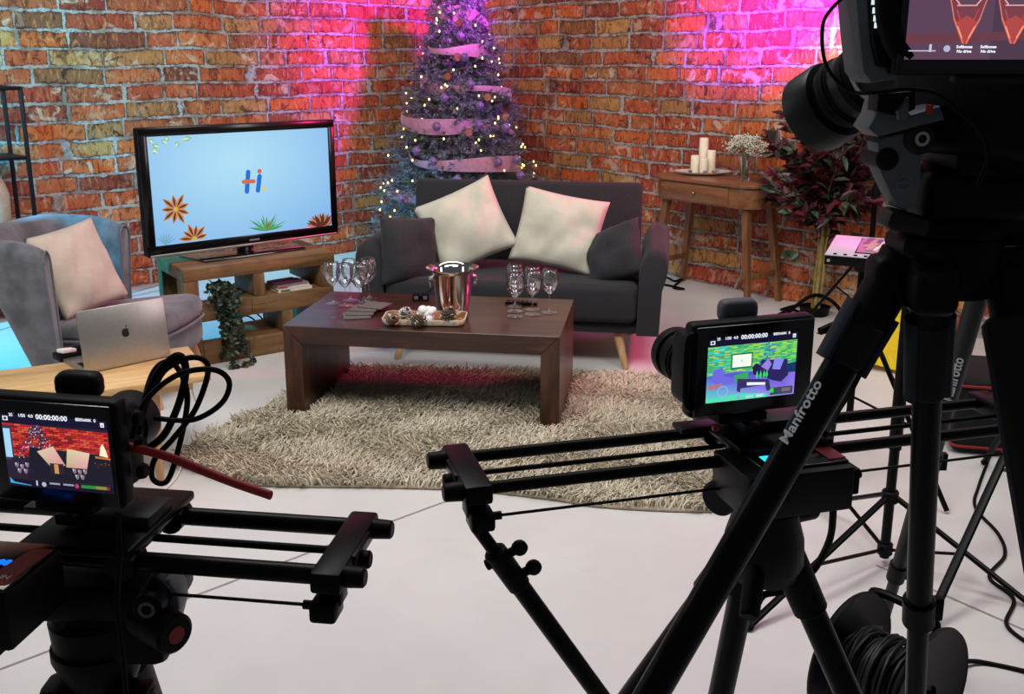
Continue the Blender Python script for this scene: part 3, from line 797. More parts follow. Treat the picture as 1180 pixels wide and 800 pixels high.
# ------------------------------------------------------------------ ivy trailing from the oak stand
def leaf_mesh(name, leaves, parent, m, thick=.0006):
    """leaves: (pos, dir, normal, length, width, colour)"""
    vs, fs, cs = [], [], []
    for p, d, nn, L, W, c in leaves:
        d = d.normalized(); s = d.cross(nn)
        s = s.normalized() if s.length > 1e-5 else V((1, 0, 0)); nn = s.cross(d)
        b = len(vs)
        for u, w, hgt in ((0, 0, 0), (.28, -.42, .06), (.62, -.40, .05), (1, 0, -.12), (.62, .40, .05), (.28, .42, .06), (.45, 0, -.05)):
            vs.append(p + d * (L * u) + s * (W * w) + nn * (L * hgt))
        cs += [c] * 7
        for i in range(6): fs.append([b + i, b + (i + 1) % 6, b + 6])
    return np_mesh(name, np.array([tuple(v) for v in vs]), np.array(fs), m, parent, np.array(cs), True)
ivy = thing('trailing_ivy', 'dark green ivy trailing from the oak stand shelf down to the floor', 'plant', onst(.20, .047, .3365), TVS_RZ)
ibase = onst(.20, .047, .3365); iM = (Matrix.Translation(ibase) @ Matrix.Rotation(TVS_RZ, 4, 'Z')).inverted()
mb = MB(); mb.lathe([(.0005, .001), (.033, 0), (.042, .055), (.044, .06), (.040, .06), (.036, .05), (.0005, .05)], 20, TR((0, 0, 0))); mb.build('pot', M['black'], ivy)
rng = random.Random(11); leaves = []; mbs = MB()
def ivyc(): return tuple(x * rng.uniform(.6, 1.25) for x in lin(rng.choice(['#263324', '#2f3d2a', '#1d2a1f', '#3a4a30'])))
for k in range(30):
    e = V(on(rng.uniform(252, 296), rng.uniform(405, 430), 0)); e.z = max(.01, rng.gauss(.02, .01))
    a0 = V((rng.uniform(-.02, .02), rng.uniform(-.015, .015), .055))
    ln = rng.uniform(.25, 1) if k > 10 else 1
    if k < 9:   # short bushy ones at the top
        an = rng.uniform(0, 2 * PI); pts = [a0, a0 + V((math.cos(an) * .04, math.sin(an) * .03 - .02, .035)), a0 + V((math.cos(an) * .075, math.sin(an) * .05 - .05, rng.uniform(-.05, .03)))]
    else:
        lip = V((rng.uniform(-.045, .06), -.075 + rng.uniform(-.03, .015), rng.uniform(-.02, .05)))
        el = iM @ e; mid = (lip + el) / 2 + V((rng.uniform(-.03, .03), rng.uniform(-.04, .0), 0))
        pts = [a0, (a0 + lip) / 2 + V((0, 0, .03)), lip, lip.lerp(mid, ln), lip.lerp(el, ln) if ln < 1 else el]
        if ln == 1: pts.append(el + V((rng.uniform(-.06, .09), rng.uniform(-.06, .02), 0)))
    S = spline(pts, 9); mbs.tube(S, .0016, 5)
    for i in range(1, len(S)):
        for q in range(2):
            d = V((rng.gauss(0, 1), rng.gauss(-.3, 1), rng.gauss(-.5, .7))); nn = V((rng.gauss(0, .6), -1, rng.gauss(.4, .6)))
            p = S[i] + V((rng.gauss(0, .006), rng.gauss(0, .006), 0))
            wz = ibase.z + p.z
            if wz < .004: continue
            leaves.append((p, d, nn, rng.uniform(.022, .036), rng.uniform(.02, .028), ivyc()))
mbs.build('stems', M['twig'], ivy); leaf_mesh('foliage', leaves, ivy, M['leaf'])

# ------------------------------------------------------------------ armchair
CH_RZ = R(83); CHX, CHY = -2.02, 4.70
ch = thing('armchair', 'grey velvet armchair with a wrapped winged back beside the television', 'armchair', (CHX, CHY, 0), CH_RZ)
def seat_rings(k, z0f, z0b, z1f, z1b, rnd):
    base = [(-.265, .12), (-.285, -.30), (-.262, -.40), (-.20, -.445), (0, -.462), (.20, -.445), (.262, -.40), (.285, -.30), (.265, .12)]
    P2 = [(p.x, p.y) for p in spline([(x, y, 0) for x, y in base], 5)]
    out = []
    for t, ins in ((0, rnd), (.12, rnd * .3), (.3, 0), (.7, 0), (.88, rnd * .3), (1, rnd)):
        rg = []
        for x, y in P2:
            f = (.12 - y) / .58; z0 = z0b + (z0f - z0b) * f; z1 = z1b + (z1f - z1b) * f; q = (1 - ins / .3)
            rg.append(V((x * k * q, (y + .1) * q * k - .1, z0 + (z1 - z0) * t)))
        out.append(rg)
    return out
mb = MB(); mb.rings(seat_rings(1.0, .335, .315, .445, .385, .028)); mb.build('seat_cushion', M['velvet'], ch, smooth=60)
mb = MB(); mb.rings(seat_rings(.985, .205, .185, .338, .318, .012)); mb.build('seat_base', M['velvet'], ch, smooth=60)
rg = seat_rings(1.006, .338, .318, .348, .328, 0)[0]; mb = MB(); mb.tube(rg, .005, 8); mb.build('seat_piping', M['velvet_pipe'], ch)
# the wrapped shell: a U in plan, raked backwards
U = spline([(-.292, .02, 0), (-.297, .065, 0), (-.283, .115, 0), (-.22, .155, 0), (0, .17, 0), (.22, .155, 0), (.283, .115, 0), (.297, .065, 0), (.292, .02, 0)], 6)
mb = MB(); rings = []; pipe = []
N = len(U)
for i, p in enumerate(U):
    s = abs(2 * i / (N - 1) - 1); t = U[min(i + 1, N - 1)] - U[max(i - 1, 0)]; n = V((t.y, -t.x, 0)).normalized() * -1
    top = .825 - .03 * s ** 2 - .035 * max(0, (s - .75) / .25) ** 2; th = .06
    rg = []
    for a, z in [(0, .19), (0, .42), (-.05, top - .10), (.05, top - .03), (.45, top), (.95, top - .012), (1.25, top - .05), (1.0, .45), (.75, .19)]:
        k = max(0, (z - .19) / .6); q = p + n * (th * a) + n * (.03 * k ** 1.5) + V((0, .19 * k * min(1, (1 - s) / .42), 0))
        rg.append(V((q.x, q.y, z)))
    if i in (0, N - 1): pipe.append([r + V((0, -.004, 0)) for r in rg])
    rings.append(rg)
mb.rings(rings); mb.build('back_shell', M['velvet'], ch, smooth=70)
for pp in pipe:
    mb = MB(); mb.tube(pp[:7], .0055, 8, 3); mb.build('wing_piping', M['velvet_pipe'], ch)
    mb = MB(); mb.tube([pp[6], pp[7], pp[8]], .0045, 8, 3); mb.build('wing_piping', M['velvet_pipe'], ch)
for x, y in ((-.22, -.36), (.22, -.36), (-.22, .09), (.22, .09)):
    mb = MB(); sx = 1 if x > 0 else -1; sy = 1 if y > 0 else -1
    mb.cyl((x, y, .215), (x + sx * .03, y + sy * (.05 if sy > 0 else .055), 0), .024, .014, 14); mb.build('leg', M['beech'], ch)
CHM = Matrix.Translation((CHX, CHY, 0)) @ Matrix.Rotation(CH_RZ, 4, 'Z')
cushion('beige_cushion', 'beige cushion leaning in the back of the grey velvet armchair', 'cushion', M['beige'], CHM @ V((.01, .075, .605)), stand_rot(R(10), R(22), R(52)), .36, .43, .14, seed=12, pull=.05)

# ------------------------------------------------------------------ small table with the laptop
p1, p2 = on(217, 399, .42), on(78, 417, .42); e = (p2 - p1); ST_RZ = math.atan2(-e.y, -e.x)
dx_ = (p1 - p2).normalized(); dy_ = V((-dx_.y, dx_.x, 0)); sw_, sd_ = .86, .44
stc = p1 - dx_ * (sw_ / 2) - dy_ * (sd_ / 2)
stb = thing('side_table', 'pale wooden side table carrying the silver laptop, in front of the armchair', 'table', (stc.x, stc.y, 0), ST_RZ)
mb = MB(); mb.box((0, 0, .408), (sw_, sd_, .024), bev=.003); mb.build('top', M['ply'], stb)
mb = MB(); mb.box((0, 0, .375), (sw_ - .12, sd_ - .1, .04), bev=.002); mb.build('apron', M['ply'], stb)
for x in (-1, 1):
    for y in (-1, 1):
        mb = MB(); mb.cyl((x * (sw_ / 2 - .08) - .12 * (x > 0), y * (sd_ / 2 - .07), .395), (x * (sw_ / 2 - .05) - .16 * (x > 0), y * (sd_ / 2 - .05), 0), .02, .014, 14); mb.build('leg', M['beech'], stb)
l1, l2 = on(98, 432, .421), on(197, 411, .421); e = l2 - l1; LP_RZ = math.atan2(e.y, e.x); lw = e.length; lc = (l1 + l2) / 2
lap = thing('laptop', 'silver laptop open on the pale side table, its lid towards the cameras', 'laptop', (lc.x, lc.y, .4205), LP_RZ)
lhh = lw * .68
mb = MB(); mb.box((0, lhh / 2 + .004, .007), (lw, lhh, .012), bev=.004, seg=3); mb.build('keyboard_base', M['silver'], lap)
mb = MB()
for i in range(13):
    for j in range(5): mb.box((-lw * .42 + i * lw * .07, lhh * .18 + j * .019, .0135), (lw * .058, .015, .0015))
mb.build('keys', M['black'], lap, smooth=0)
LT = R(8); LM = TR((0, .002, .010), (-LT, 0, 0))
lid = MB(); lid.box((0, -.003, lhh * .5), (lw, .006, lhh), bev=.0028, seg=2, M=LM); lidob = lid.build('lid', M['silver'], lap)
mb = MB(); mb.box((0, .0005, lhh * .5), (lw * .95, .001, lhh * .9), M=LM); mb.build('screen', M['gloss_black'], lidob)
# fruit emblem on the lid
ap = []
for i in range(40):
    a = 2 * PI * i / 40; r = 1 - .16 * math.exp(-((a - PI / 2) / .32) ** 2) - .12 * math.exp(-((a - 3 * PI / 2) / .25) ** 2)
    x, y = .92 * r * math.cos(a), r * math.sin(a) - (.08 * abs(math.cos(a)) if math.sin(a) < 0 else 0)
    if math.hypot(x - 1.12, y - .12) < .42: 
        q = V((x - 1.12, y - .12)).normalized() * .42; x, y = 1.12 + q.x, .12 + q.y
    ap.append((x * .016, y * .018))
emM = LM @ Matrix(((1, 0, 0, .003), (0, 0, 1, -.0068), (0, 1, 0, lhh * .52), (0, 0, 0, 1)))
mb = MB(); mb.prism(ap, .0008, emM); mb.prism([(.001, .020), (.004, .027), (.009, .030), (.008, .024), (.004, .020)], .0008, emM); mb.build('emblem', pm('dark_mirror_emblem', '#4a4641', .2, .8, var=0), lidob)
ad = thing('memory_card_reader', 'black and white gadget beside the laptop on the pale side table', 'gadget', on(84, 412, .4205), ST_RZ + .3)
mb = MB(); mb.box((0, 0, .014), (.13, .08, .027), bev=.004); mb.build('body', M['black'], ad)
mb = MB(); mb.box((-.025, -.01, .037), (.065, .04, .015), bev=.003, rot=(0, .15, .3)); mb.build('clip', M['white_pl'], ad)
mb = MB(); mb.box((.03, .01, .038), (.04, .035, .02), bev=.003); mb.build('plug', M['dark_grey'], ad)
mb = MB(); mb.tube([on(196, 410, .43), on(206, 409, .44), on(214, 420, .38), on(222, 452, .2), on(226, 470, .08), on(218, 505, .012), on(206, 545, .008), on(188, 566, .008)], .0035, 8, 8)
tag(mb.build('charging_cable', M['white_pl']), 'thin white cable falling from the laptop side of the table to the floor', 'cable')

# ------------------------------------------------------------------ metal shelf rack at the left edge
RK = at(22, 300, 6.2); RKZ = math.atan2(.70, .71)
rk = thing('metal_shelf_rack', 'black metal open shelf rack by the brick wall at the left edge', 'shelf', (RK.x, RK.y, 0), RKZ)
w2, d2 = .62, .30
ptop = 1.425
for x in (-w2, .0):
    for y in (-d2 / 2, d2 / 2):
        mb = MB(); mb.box((x + (.075), y, ptop / 2), (.022, .022, ptop), bev=.002); mb.build('post', M['shelf_metal'], rk)
for z in (.12, .56, 1.0): mb = MB(); mb.box((-w2 / 2 + .075, 0, z), (w2 - .02, d2 + .02, .02), bev=.003); mb.build('shelf', M['shelf_metal'], rk)
mb = MB()
for y in (-d2 / 2, d2 / 2): mb.box((-w2 / 2 + .075, y, ptop - .011), (w2, .022, .022), bev=.002)
for x in (-w2, 0): mb.box((x + .075, 0, ptop - .011), (.022, d2, .022), bev=.002)
mb.build('top_rail', M['shelf_metal'], rk)
RM = Matrix.Translation((RK.x, RK.y, 0)) @ Matrix.Rotation(RKZ, 4, 'Z')
lm = thing('glass_lantern', 'pale glass lantern with gold wire on the lowest tier of the metal rack', 'lantern', RM @ V((-.09, 0, .1305)), RKZ)
mb = MB(); mb.lathe([(.0005, 0), (.085, .002), (.098, .05), (.098, .28), (.085, .31), (.0005, .312)], 24); mb.build('jar', pm('pearl_glass', '#b9ae92', .12, var=.25, scale=18, coat=.5), lm)
mb = MB(); rng = random.Random(2)
for i in range(5): mb.tube([(.1005 * math.cos(a + i), .1005 * math.sin(a + i), .05 + .05 * i + .02 * math.sin(3 * a + i)) for a in [2 * PI * k / 24 for k in range(24)]], .003, 6, closed=True)
mb.build('wire', M['brass'], lm)
ob = thing('pillar_vase', 'pale pillar vase on the middle tier of the metal rack', 'vase', RM @ V((-.09, 0, .5705)), RKZ)
mb = MB(); mb.lathe([(.0005, 0), (.06, .001), (.075, .05), (.078, .2), (.06, .27), (.045, .30), (.05, .315), (.044, .315), (.04, .3), (.0005, .26)], 24); mb.build('body', pm('stone_vase', '#b7a893', .5, var=.1), ob)
ob = thing('gold_vase', 'slim gold vase on the upper tier of the metal rack', 'vase', RM @ V((-.085, 0, 1.0105)), RKZ)
mb = MB(); mb.lathe([(.0005, 0), (.045, .001), (.05, .05), (.035, .2), (.025, .26), (.03, .28), (.024, .28), (.0005, .22)], 24); mb.build('body', pm('gold_glaze', '#b39a4e', .3, .6, var=.1), ob)

# ------------------------------------------------------------------ christmas tree
TC = V((-.410, 7.95, 0)); TTOP = 2.32
tree = thing('christmas_tree', 'frosted purple-grey artificial christmas tree in the corner behind the sofa', 'christmas tree', TC)
mb = MB(); mb.cyl((0, 0, .02), (0, 0, TTOP - .1), .03, .008, 12); mb.build('trunk', M['twig'], tree)
mb = MB()
for k in range(3): a = k * 2.094; mb.tube([(0, 0, .1), (.15 * math.cos(a), .15 * math.sin(a), .05), (.32 * math.cos(a), .32 * math.sin(a), .012)], .012, 8, 4)
mb.build('stand', M['black_metal'], tree)
def trad(z): return .045 + .60 * max(0, (TTOP - z) / (TTOP - .3)) ** .92
def make_tree():
    rng = np.random.default_rng(7); P, Dv, Lg = [], [], []
    z = .3
    while z < TTOP - .02:
        Rz = trad(z); nb = int(7 + 13 * Rz / .6)
        for b in range(nb):
            a = rng.uniform(0, 2 * PI); Rb = Rz * rng.uniform(.62, 1.13); zz = z + rng.uniform(-.03, .03)
            for k in range(int(4 + 9 * Rb / .6)):
                t = rng.uniform(.3, 1.0) ** .7; da = rng.normal(0, .16 / max(.3, t))
                p = np.array([math.cos(a + da) * Rb * t, math.sin(a + da) * Rb * t, zz + .10 * (1 - t) + rng.normal(0, .022)])
                d = np.array([math.cos(a + da * 2.2), math.sin(a + da * 2.2), rng.normal(-.1, .45)]) + rng.normal(0, .35, 3)
                P.append(p); Dv.append(d / np.linalg.norm(d)); Lg.append(rng.uniform(.07, .13))
        z += .052
    P, Dv, Lg = np.array(P), np.array(Dv), np.array(Lg); S = len(P); K = 34
    t = rng.uniform(0, 1, (S, K)); ph = rng.uniform(0, 2 * PI, (S, K))
    side = np.cross(Dv, np.array([.1, .2, 1.0])); side /= np.linalg.norm(side, axis=1)[:, None]; up = np.cross(side, Dv)
    rad = side[:, None, :] * np.cos(ph)[..., None] + up[:, None, :] * np.sin(ph)[..., None]
    o = P[:, None, :] + Dv[:, None, :] * (Lg[:, None] * t)[..., None]
    nl = rng.uniform(.020, .040, (S, K))
    tip = o + (rad * .8 + Dv[:, None, :] * .75) * nl[..., None]
    w = np.cross(rad, Dv[:, None, :]) * .0032
    verts = np.stack([o - w, o + w, tip], 2).reshape(-1, 3)
    n = S * K; F = np.arange(n * 3).reshape(-1, 3)
    g = np.array(lin('#46544e')); pu = np.array(lin('#625a70')); fr = np.array(lin('#c4bfca'))
    m = rng.uniform(0, 1, (S, 1, 1)); fr_a = (rng.uniform(0, 1, (S, K, 1)) < .45)
    base = g * (1 - m) + pu * m; base = np.broadcast_to(base, (S, K, 3)) * rng.uniform(.5, 1.2, (S, K, 1))
    tipc = np.where(fr_a, fr, base * 1.2); c = np.stack([base, base, tipc], 2).reshape(-1, 3)
    np_mesh('foliage', verts, F, M['needle'], tree, np.clip(c, 0, 1))
make_tree()
def tpos(az, z, k=1.0): r = trad(z) * k; return V((math.cos(az) * r, math.sin(az) * r, z))
# ribbon: a broad pink band winding round
mb = MB(); nseg = 360; turns = 6.2; rows = []
for i in range(nseg + 1):
    f = i / nseg; z = .50 + f * (TTOP - .62); a = -.6 - f * turns * 2 * PI
    wv = .5 + .5 * math.sin(a * 2.3 + 1); k = .96 + .16 * math.sin(a * 1.62 + 1.2)
    wd = .040 + .020 * math.sin(a * 1.7 + 1)
    c = tpos(a, z - .05 * math.sin(a * 2.0) * .6, k)
    ou = V((math.cos(a), math.sin(a), 0))
    rows.append([c + V((0, 0, wd)), c + ou * .006, c + V((0, 0, -wd)), c - ou * .002 + V((0, 0, -wd * .9)), c + ou * .001, c - ou * .002 + V((0, 0, wd * .9))])
mb.rings(rows); rb = mb.build('ribbon_garland', M['ribbon'], None, TC, smooth=60); tag(rb, 'wide dusky pink ribbon wound around the christmas tree', 'garland')
# fairy lights
fl_ = thing('fairy_lights', 'string of warm white fairy lights wound around the christmas tree', 'lights', TC)
pts = []; rng = random.Random(21); nb = 98; bl = MB(); bulbm = None
for i in range(nb):
    f = (i + .5) / nb; z = .42 + (TTOP - .55) * (1 - math.sqrt(1 - f * .96)) / (1 - math.sqrt(.04)); 
    a = -PI / 2 + rng.uniform(-1.75, 1.75)
    z += rng.uniform(-.05, .05); p = tpos(a, z, rng.uniform(1.0, 1.16)); pts.append(p)
mb = MB(); mb.tube(pts, .0018, 5, 3); mb.build('wire', M['stem_green'], fl_)
mb = MB(); mb.ball((0, 0, 0), (.0072, .0072, .0095), u=10, v=8); b0 = mb.build('bulb', M['bulb'], fl_, smooth=180); b0.location = pts[0]
for p in pts[1:]:
    c = b0.copy(); C.objects.link(c); c.location = p
# baubles and orange slices
B = [(531, 42, 'topmost'), (535, 66, ''), (542, 97, ''), (512, 113, ''), (553, 122, ''), (503, 146, ''), (552, 144, ''), (583, 147, ''), (499, 186, ''), (527, 207, ''), (574, 187, ''), (595, 184, ''), (600, 202, ''), (480, 174, ''), (462, 229, '')]
mb = MB()
mb.ball((0, 0, 0), .030, u=22, v=14)
for k in range(6): mb.tube([(.0305 * math.sin(t) * math.cos(k * 1.047 + t * .9), .0305 * math.sin(t) * math.sin(k * 1.047 + t * .9), .0305 * math.cos(t)) for t in [.2 + 2.7 * i / 12 for i in range(13)]], .003, 5)
mb.cyl((0, 0, .028), (0, 0, .036), .006, .006, 10)
bme = mb.build('bauble', M['bauble'], None, smooth=60)
for i, (px, py, _) in enumerate(B):
    p = at(px, py, TC.y - .45); o = bme if i == 0 else bme.copy()
    if i: C.objects.link(o)
    z = p.z; half = trad(z) * 1.2; x = p.x - TC.x; yy = math.sqrt(max(0.0004, half * half - x * x)); q = at(px, py, TC.y - yy); o.location = q
    side = 'left' if px < 520 else ('right' if px > 545 else 'middle'); hgt = 'near the top' if py < 90 else ('halfway up' if py < 160 else 'low down')
    n = ['topmost frosted plum bauble, below the first ribbon turn of the tree', 'frosted plum bauble to the right beneath the second ribbon turn', 'frosted plum bauble on the right just below the third ribbon turn', 'frosted plum bauble on the left end of the fourth ribbon turn',
         'frosted plum bauble resting at the right end of the fourth ribbon turn', 'frosted plum bauble at the left of the fifth ribbon turn', 'pale plum bauble in the middle right, above the fifth ribbon turn', 'plum bauble at the right edge, halfway down the tree',
         'small plum bauble low on the left, above the lowest ribbon turn', 'lowest plum bauble, just above the sofa back', 'plum bauble on the right end of the lowest ribbon turn', 'plum bauble at the lower right edge of the tree, upper of two', 'plum bauble at the lower right edge of the tree, lower of two',
         'plum bauble out at the left edge beside the fifth ribbon turn', 'plum bauble hanging lowest at the left, beside the sofa back'][i]
    tag(o, n, 'bauble', 'baubles on the christmas tree')
sl = thing('dried_orange_slice', 'x', 'ornament')
mb = MB(); mb.lathe([(.027, -.003), (.030, -.003), (.0305, 0), (.030, .003), (.027, .003)], 24, loop=True); mb.build('rind', M['orange_rind'], sl)
mb = MB(); mb.cyl((0, 0, -.002), (0, 0, .002), .0272, seg=24)
for k in range(8): a = k * PI / 4; mb.box((math.cos(a) * .013, math.sin(a) * .013, 0), (.024, .0022, .0058), rot=(0, 0, a))
mb.build('flesh', M['orange_flesh'], sl)
for i, (px, py, lab) in enumerate(((529, 27, 'dried orange slice near the tree top under the first ribbon turn'), (516, 88, 'dried orange slice on the left beneath the second ribbon turn'), (562, 112, 'dried orange slice on the right edge beside the fourth ribbon turn'), (583, 135, 'dried orange slice far right above the right edge bauble'), (540, 153, 'dried orange slice at the centre by the fifth ribbon turn'), (527, 66, 'dried orange slice at the centre between the upper ribbon turns'))):
    o = sl if i == 0 else copy_tree(sl)
    p = at(px, py, TC.y - .4); half = trad(p.z) * 1.22; x = p.x - TC.x; q = at(px, py, TC.y - math.sqrt(max(.0004, half * half - x * x)))
    o.location = q; o.rotation_euler = (R(80), R(10 * (i - 2)), R(12 * (i - 3))); tag(o, lab, 'ornament', 'dried orange slices on the christmas tree')
# ------------------------------------------------------------------ console table
CO_RZ = math.atan2(-.758, .651); CT = .805
cen = V((1.395, 6.735, 0))
con = thing('console_table', 'mid-brown console table with one drawer and splayed legs by the brick wall', 'table', cen, CO_RZ)
def topoly(w, d, rf, rb):
    pts = []
    for cx, cy, a0, r in ((w / 2 - rb, d / 2 - rb, 0, rb), (-w / 2 + rb, d / 2 - rb, PI / 2, rb), (-w / 2 + rf, -d / 2 + rf, PI, rf), (w / 2 - rf, -d / 2 + rf, 3 * PI / 2, rf)):
        for i in range(9): a = a0 + PI / 2 * i / 8; pts.append((cx + r * math.cos(a), cy + r * math.sin(a)))
    return pts
mb = MB(); mb.prism(topoly(.90, .44, .14, .02), .022, TR((0, 0, CT - .022)), bev=.004); mb.build('top', M['walnut'], con)
mb = MB(); mb.prism(topoly(.86, .40, .13, .015), .135, TR((0, 0, CT - .157)), bev=.003); mb.build('apron', M['walnut'], con)
mb = MB(); mb.box((-.03, -.203, CT - .089), (.54, .016, .112), bev=.003); dr = mb.build('drawer', M['walnut'], con)
mb = MB(); mb.cyl((-.03, -.211, CT - .089), (-.03, -.226, CT - .089), .006, .006, 12); mb.ball((-.03, -.232, CT - .089), (.013, .010, .013)); mb.build('knob', M['brass'], dr)
legs = {}
for x, y in ((-1, -1), (1, -1), (-1, 1), (1, 1)):
    a = V((x * .33, y * .13, CT - .15)); b = V((x * .415, y * .17, 0)); legs[(x, y)] = (a, b)
    mb = MB(); mb.rings([[c + V((i * wd, j * wd, 0)) for i, j in ((-1, -1), (1, -1), (1, 1), (-1, 1))] for c, wd in ((a, .024), (b, .016))]); mb.build('leg', M['walnut_up'], con, smooth=0)
for x in (-1, 1):
    p = legs[(x, -1)][0].lerp(legs[(x, -1)][1], .70); q = legs[(x, 1)][0].lerp(legs[(x, 1)][1], .70)
    mb = MB(); mb.box((p + q) / 2, (.018, (q - p).length, .036), bev=.002); mb.build('stretcher', M['walnut_up'], con)
COM = Matrix.Translation(cen) @ Matrix.Rotation(CO_RZ, 4, 'Z')
plc = COM @ V((-.20, .075, CT + .001))
pl = thing('oval_platter', 'oval white platter with candles on the console table', 'platter', plc, CO_RZ + R(42))
mb = MB(); el = lambda a, b, z: [V((a * math.cos(t), b * math.sin(t), z)) for t in [2 * PI * i / 40 for i in range(40)]]
mb.rings([el(.12, .07, 0), el(.15, .09, .004), el(.195, .125, .020), el(.197, .127, .024), el(.19, .12, .023), el(.15, .09, .010), el(.02, .01, .008)]); mb.build('dish', M['ceramic'], pl, smooth=60)
def candle(px, wz, h, lab, dy, dx):
    p = plc + V((dx, dy, .0105)); r = wz / 2
    c = thing('pillar_candle', lab, 'candle', p, 0, 'pillar candles on the white platter')
    mb = MB(); mb.lathe([(.0005, 0), (r - .002, .0), (r, .003), (r, h - .004), (r - .003, h), (r - .009, h - .001), (.0005, h - .007)], 28); mb.build('wax', M['wax'], c)
    mb = MB(); mb.tube([(0, 0, h - .008), (.001, 0, h), (.003, .001, h + .006)], .0012, 6); mb.build('wick', M['black'], c)
candle(807, .062, .235, 'tallest ivory candle at the back of the white platter', .06, .012)
candle(815, .058, .155, 'ivory candle on the right of the white platter, second tallest', -.005, .055)
candle(797, .060, .120, 'short yellowish candle on the left of the white platter', .0, -.055)
candle(803, .055, .105, 'shortest ivory candle at the front of the white platter', -.055, -.005)
for dx, dy, r, lab, col in ((.0, -.088, .012, 'small blue-grey pebble in front of the shortest candle', '#6b6f86'), (.06, -.06, .010, 'small rust pebble beside the right candle', '#9c5a30'), (-.09, -.02, .011, 'small dark pebble left of the candles on the platter', '#54505a'), (.10, .0, .010, 'small grey pebble right of the candles on the platter', '#8d8b92')):
    mb = MB(); mb.ball((0, 0, r * .8), (r * 1.3, r, r * .8), u=14, v=10)
    tag(mb.build('pebble', pm('pebble_' + col[1:], col, .5), None, plc + V((dx, dy, .0135 if abs(dy) < .05 else .0165)), smooth=180), lab, 'pebble', 'pebbles on the white platter')
VP = COM @ V((.22, -.02, CT + .001))
vs = thing('glass_vase', 'clear glass vase of tiny white flowers on the right of the console table', 'vase', VP)
mb = MB(); mb.lathe([(.0005, .0), (.032, .0), (.034, .004), (.030, .05), (.034, .11), (.046, .165), (.0445, .165), (.032, .11), (.028, .05), (.030, .010), (.0005, .009)], 28); mb.build('body', M['glass'], vs, smooth=60)
gy = thing('white_flowers', 'airy bunch of tiny white flowers standing in the glass vase', 'flowers', VP + V((0, 0, .012)))
rng = random.Random(9); st = MB(); fl = MB(); 
for k in range(46):
    a = rng.uniform(0, 2 * PI); rr_ = .125 * math.sqrt(rng.random()); zt = .265 - .5 * rr_ ** 2 / .125 + rng.uniform(-.035, .02)
    e = V((rr_ * math.cos(a), rr_ * math.sin(a), zt)); m0 = V((.012 * math.cos(a + 2), .012 * math.sin(a + 2), 0.0)); m1 = V((.016 * math.cos(a), .016 * math.sin(a), .155))
    S = spline([m0, m1, m1.lerp(e, .5), e], 4); st.tube(S, .0011, 5)
    for q in range(16):
        o = e + V((rng.gauss(0, .017), rng.gauss(0, .017), rng.gauss(0, .014))); st.tube([m1.lerp(e, .7), o], .0005, 3)
        r = rng.uniform(.003, .0058); tmp = bmesh.new(); bmesh.ops.create_icosphere(tmp, subdivisions=1, radius=r); fl._merge(tmp, Matrix.Translation(o))
st.build('stems', M['stem_green'], gy); fl.build('blossom', M['gyps'], gy, smooth=180)

# ------------------------------------------------------------------ tall red-leaved plant
PP = V((1.93, 6.17, 0))
pt = thing('red_leaf_plant', 'tall potted plant with dark red and green leaves in front of the brick wall', 'plant', PP)
mb = MB(); mb.lathe([(.0005, .001), (.085, .001), (.095, .05), (.098, .054), (.09, .054), (.086, .04), (.0005, .04)], 28); mb.build('pot', M['black'], pt)
mb = MB()
for k, (x, y) in enumerate(((0, 0), (.025, .01), (-.012, .02))):
    mb.tube([(x, y, .03), (x * 1.2 + .01, y, .25), (x + .015, y, .45), (x * 2 + .02, y * 2, .62)], .013 - .002 * k, 10, 6)
mb.build('trunk', M['trunk'], pt)
rng = random.Random(33); br = MB(); lv = []
wn = V((math.sin(ANG_R), -math.cos(ANG_R), 0))   # into the room from the right wall
def wall_gap(p): return (p - CORN).dot(wn) if (V((1, 4, 0)) - CORN).dot(wn) > 0 else -(p - CORN).dot(wn)
for k in range(58):
    a = rng.uniform(0, 2 * PI); t = rng.random(); h0 = .5 + .16 * rng.random()
    rad = .36 * math.sqrt(rng.random()) + .04; z = .66 + .62 * t; rad *= (.75 + .5 * math.sin(PI * min(1, .15 + .8 * t)))
    e = V((rad * math.cos(a), rad * math.sin(a), z))
    if wall_gap(PP + e) < .10: e = e + wn * (.10 - wall_gap(PP + e)) * (1 if (V((1, 4, 0)) - CORN).dot(wn) > 0 else -1)
    S = spline([V((.02, 0, h0)), V((e.x * .35, e.y * .35, h0 + (z - h0) * .55)), e], 7); br.tube(S, .003, 6)
    for i in range(4, len(S)):
        for q in range(3):
            d = (S[i] - S[i - 1]).normalized() + V((rng.gauss(0, .8), rng.gauss(0, .8), rng.gauss(-.15, .55)))
            nn = V((rng.gauss(0, .5), rng.gauss(-.5, .5), 1))
            u = rng.random(); c = rng.choice(['#4a1a22', '#5c1d26', '#3a161e', '#6a2430', '#451b26']) if u < .74 else rng.choice(['#2f4030', '#3d5238', '#4a5f45'])
            p = S[i] + V((rng.gauss(0, .01), rng.gauss(0, .01), rng.gauss(0, .01)))
            if wall_gap(PP + p + d.normalized() * .11) < .05: continue
            if (PP + p).x < 1.60 and p.z < 1.02: continue
            lv.append((p, d, nn, rng.uniform(.07, .115), rng.uniform(.034, .05), tuple(x * rng.uniform(.5, 1.0) for x in lin(c))))
for k in range(7):
    a = rng.uniform(0, 6.28); e = V((.02 + .22 * math.cos(a), -.05 + .12 * math.sin(a), rng.uniform(.42, .6)))
    br.tube(spline([V((.015, 0, .5)), e * .6 + V((0, 0, .22)), e], 5), .0025, 5)
    for q in range(3): lv.append((e, V((rng.gauss(0, 1), rng.gauss(-.4, .6), rng.gauss(-.4, .5))), V((0, -1, .6)), .08, .05, lin(rng.choice(['#2f4030', '#4a1a22']))))
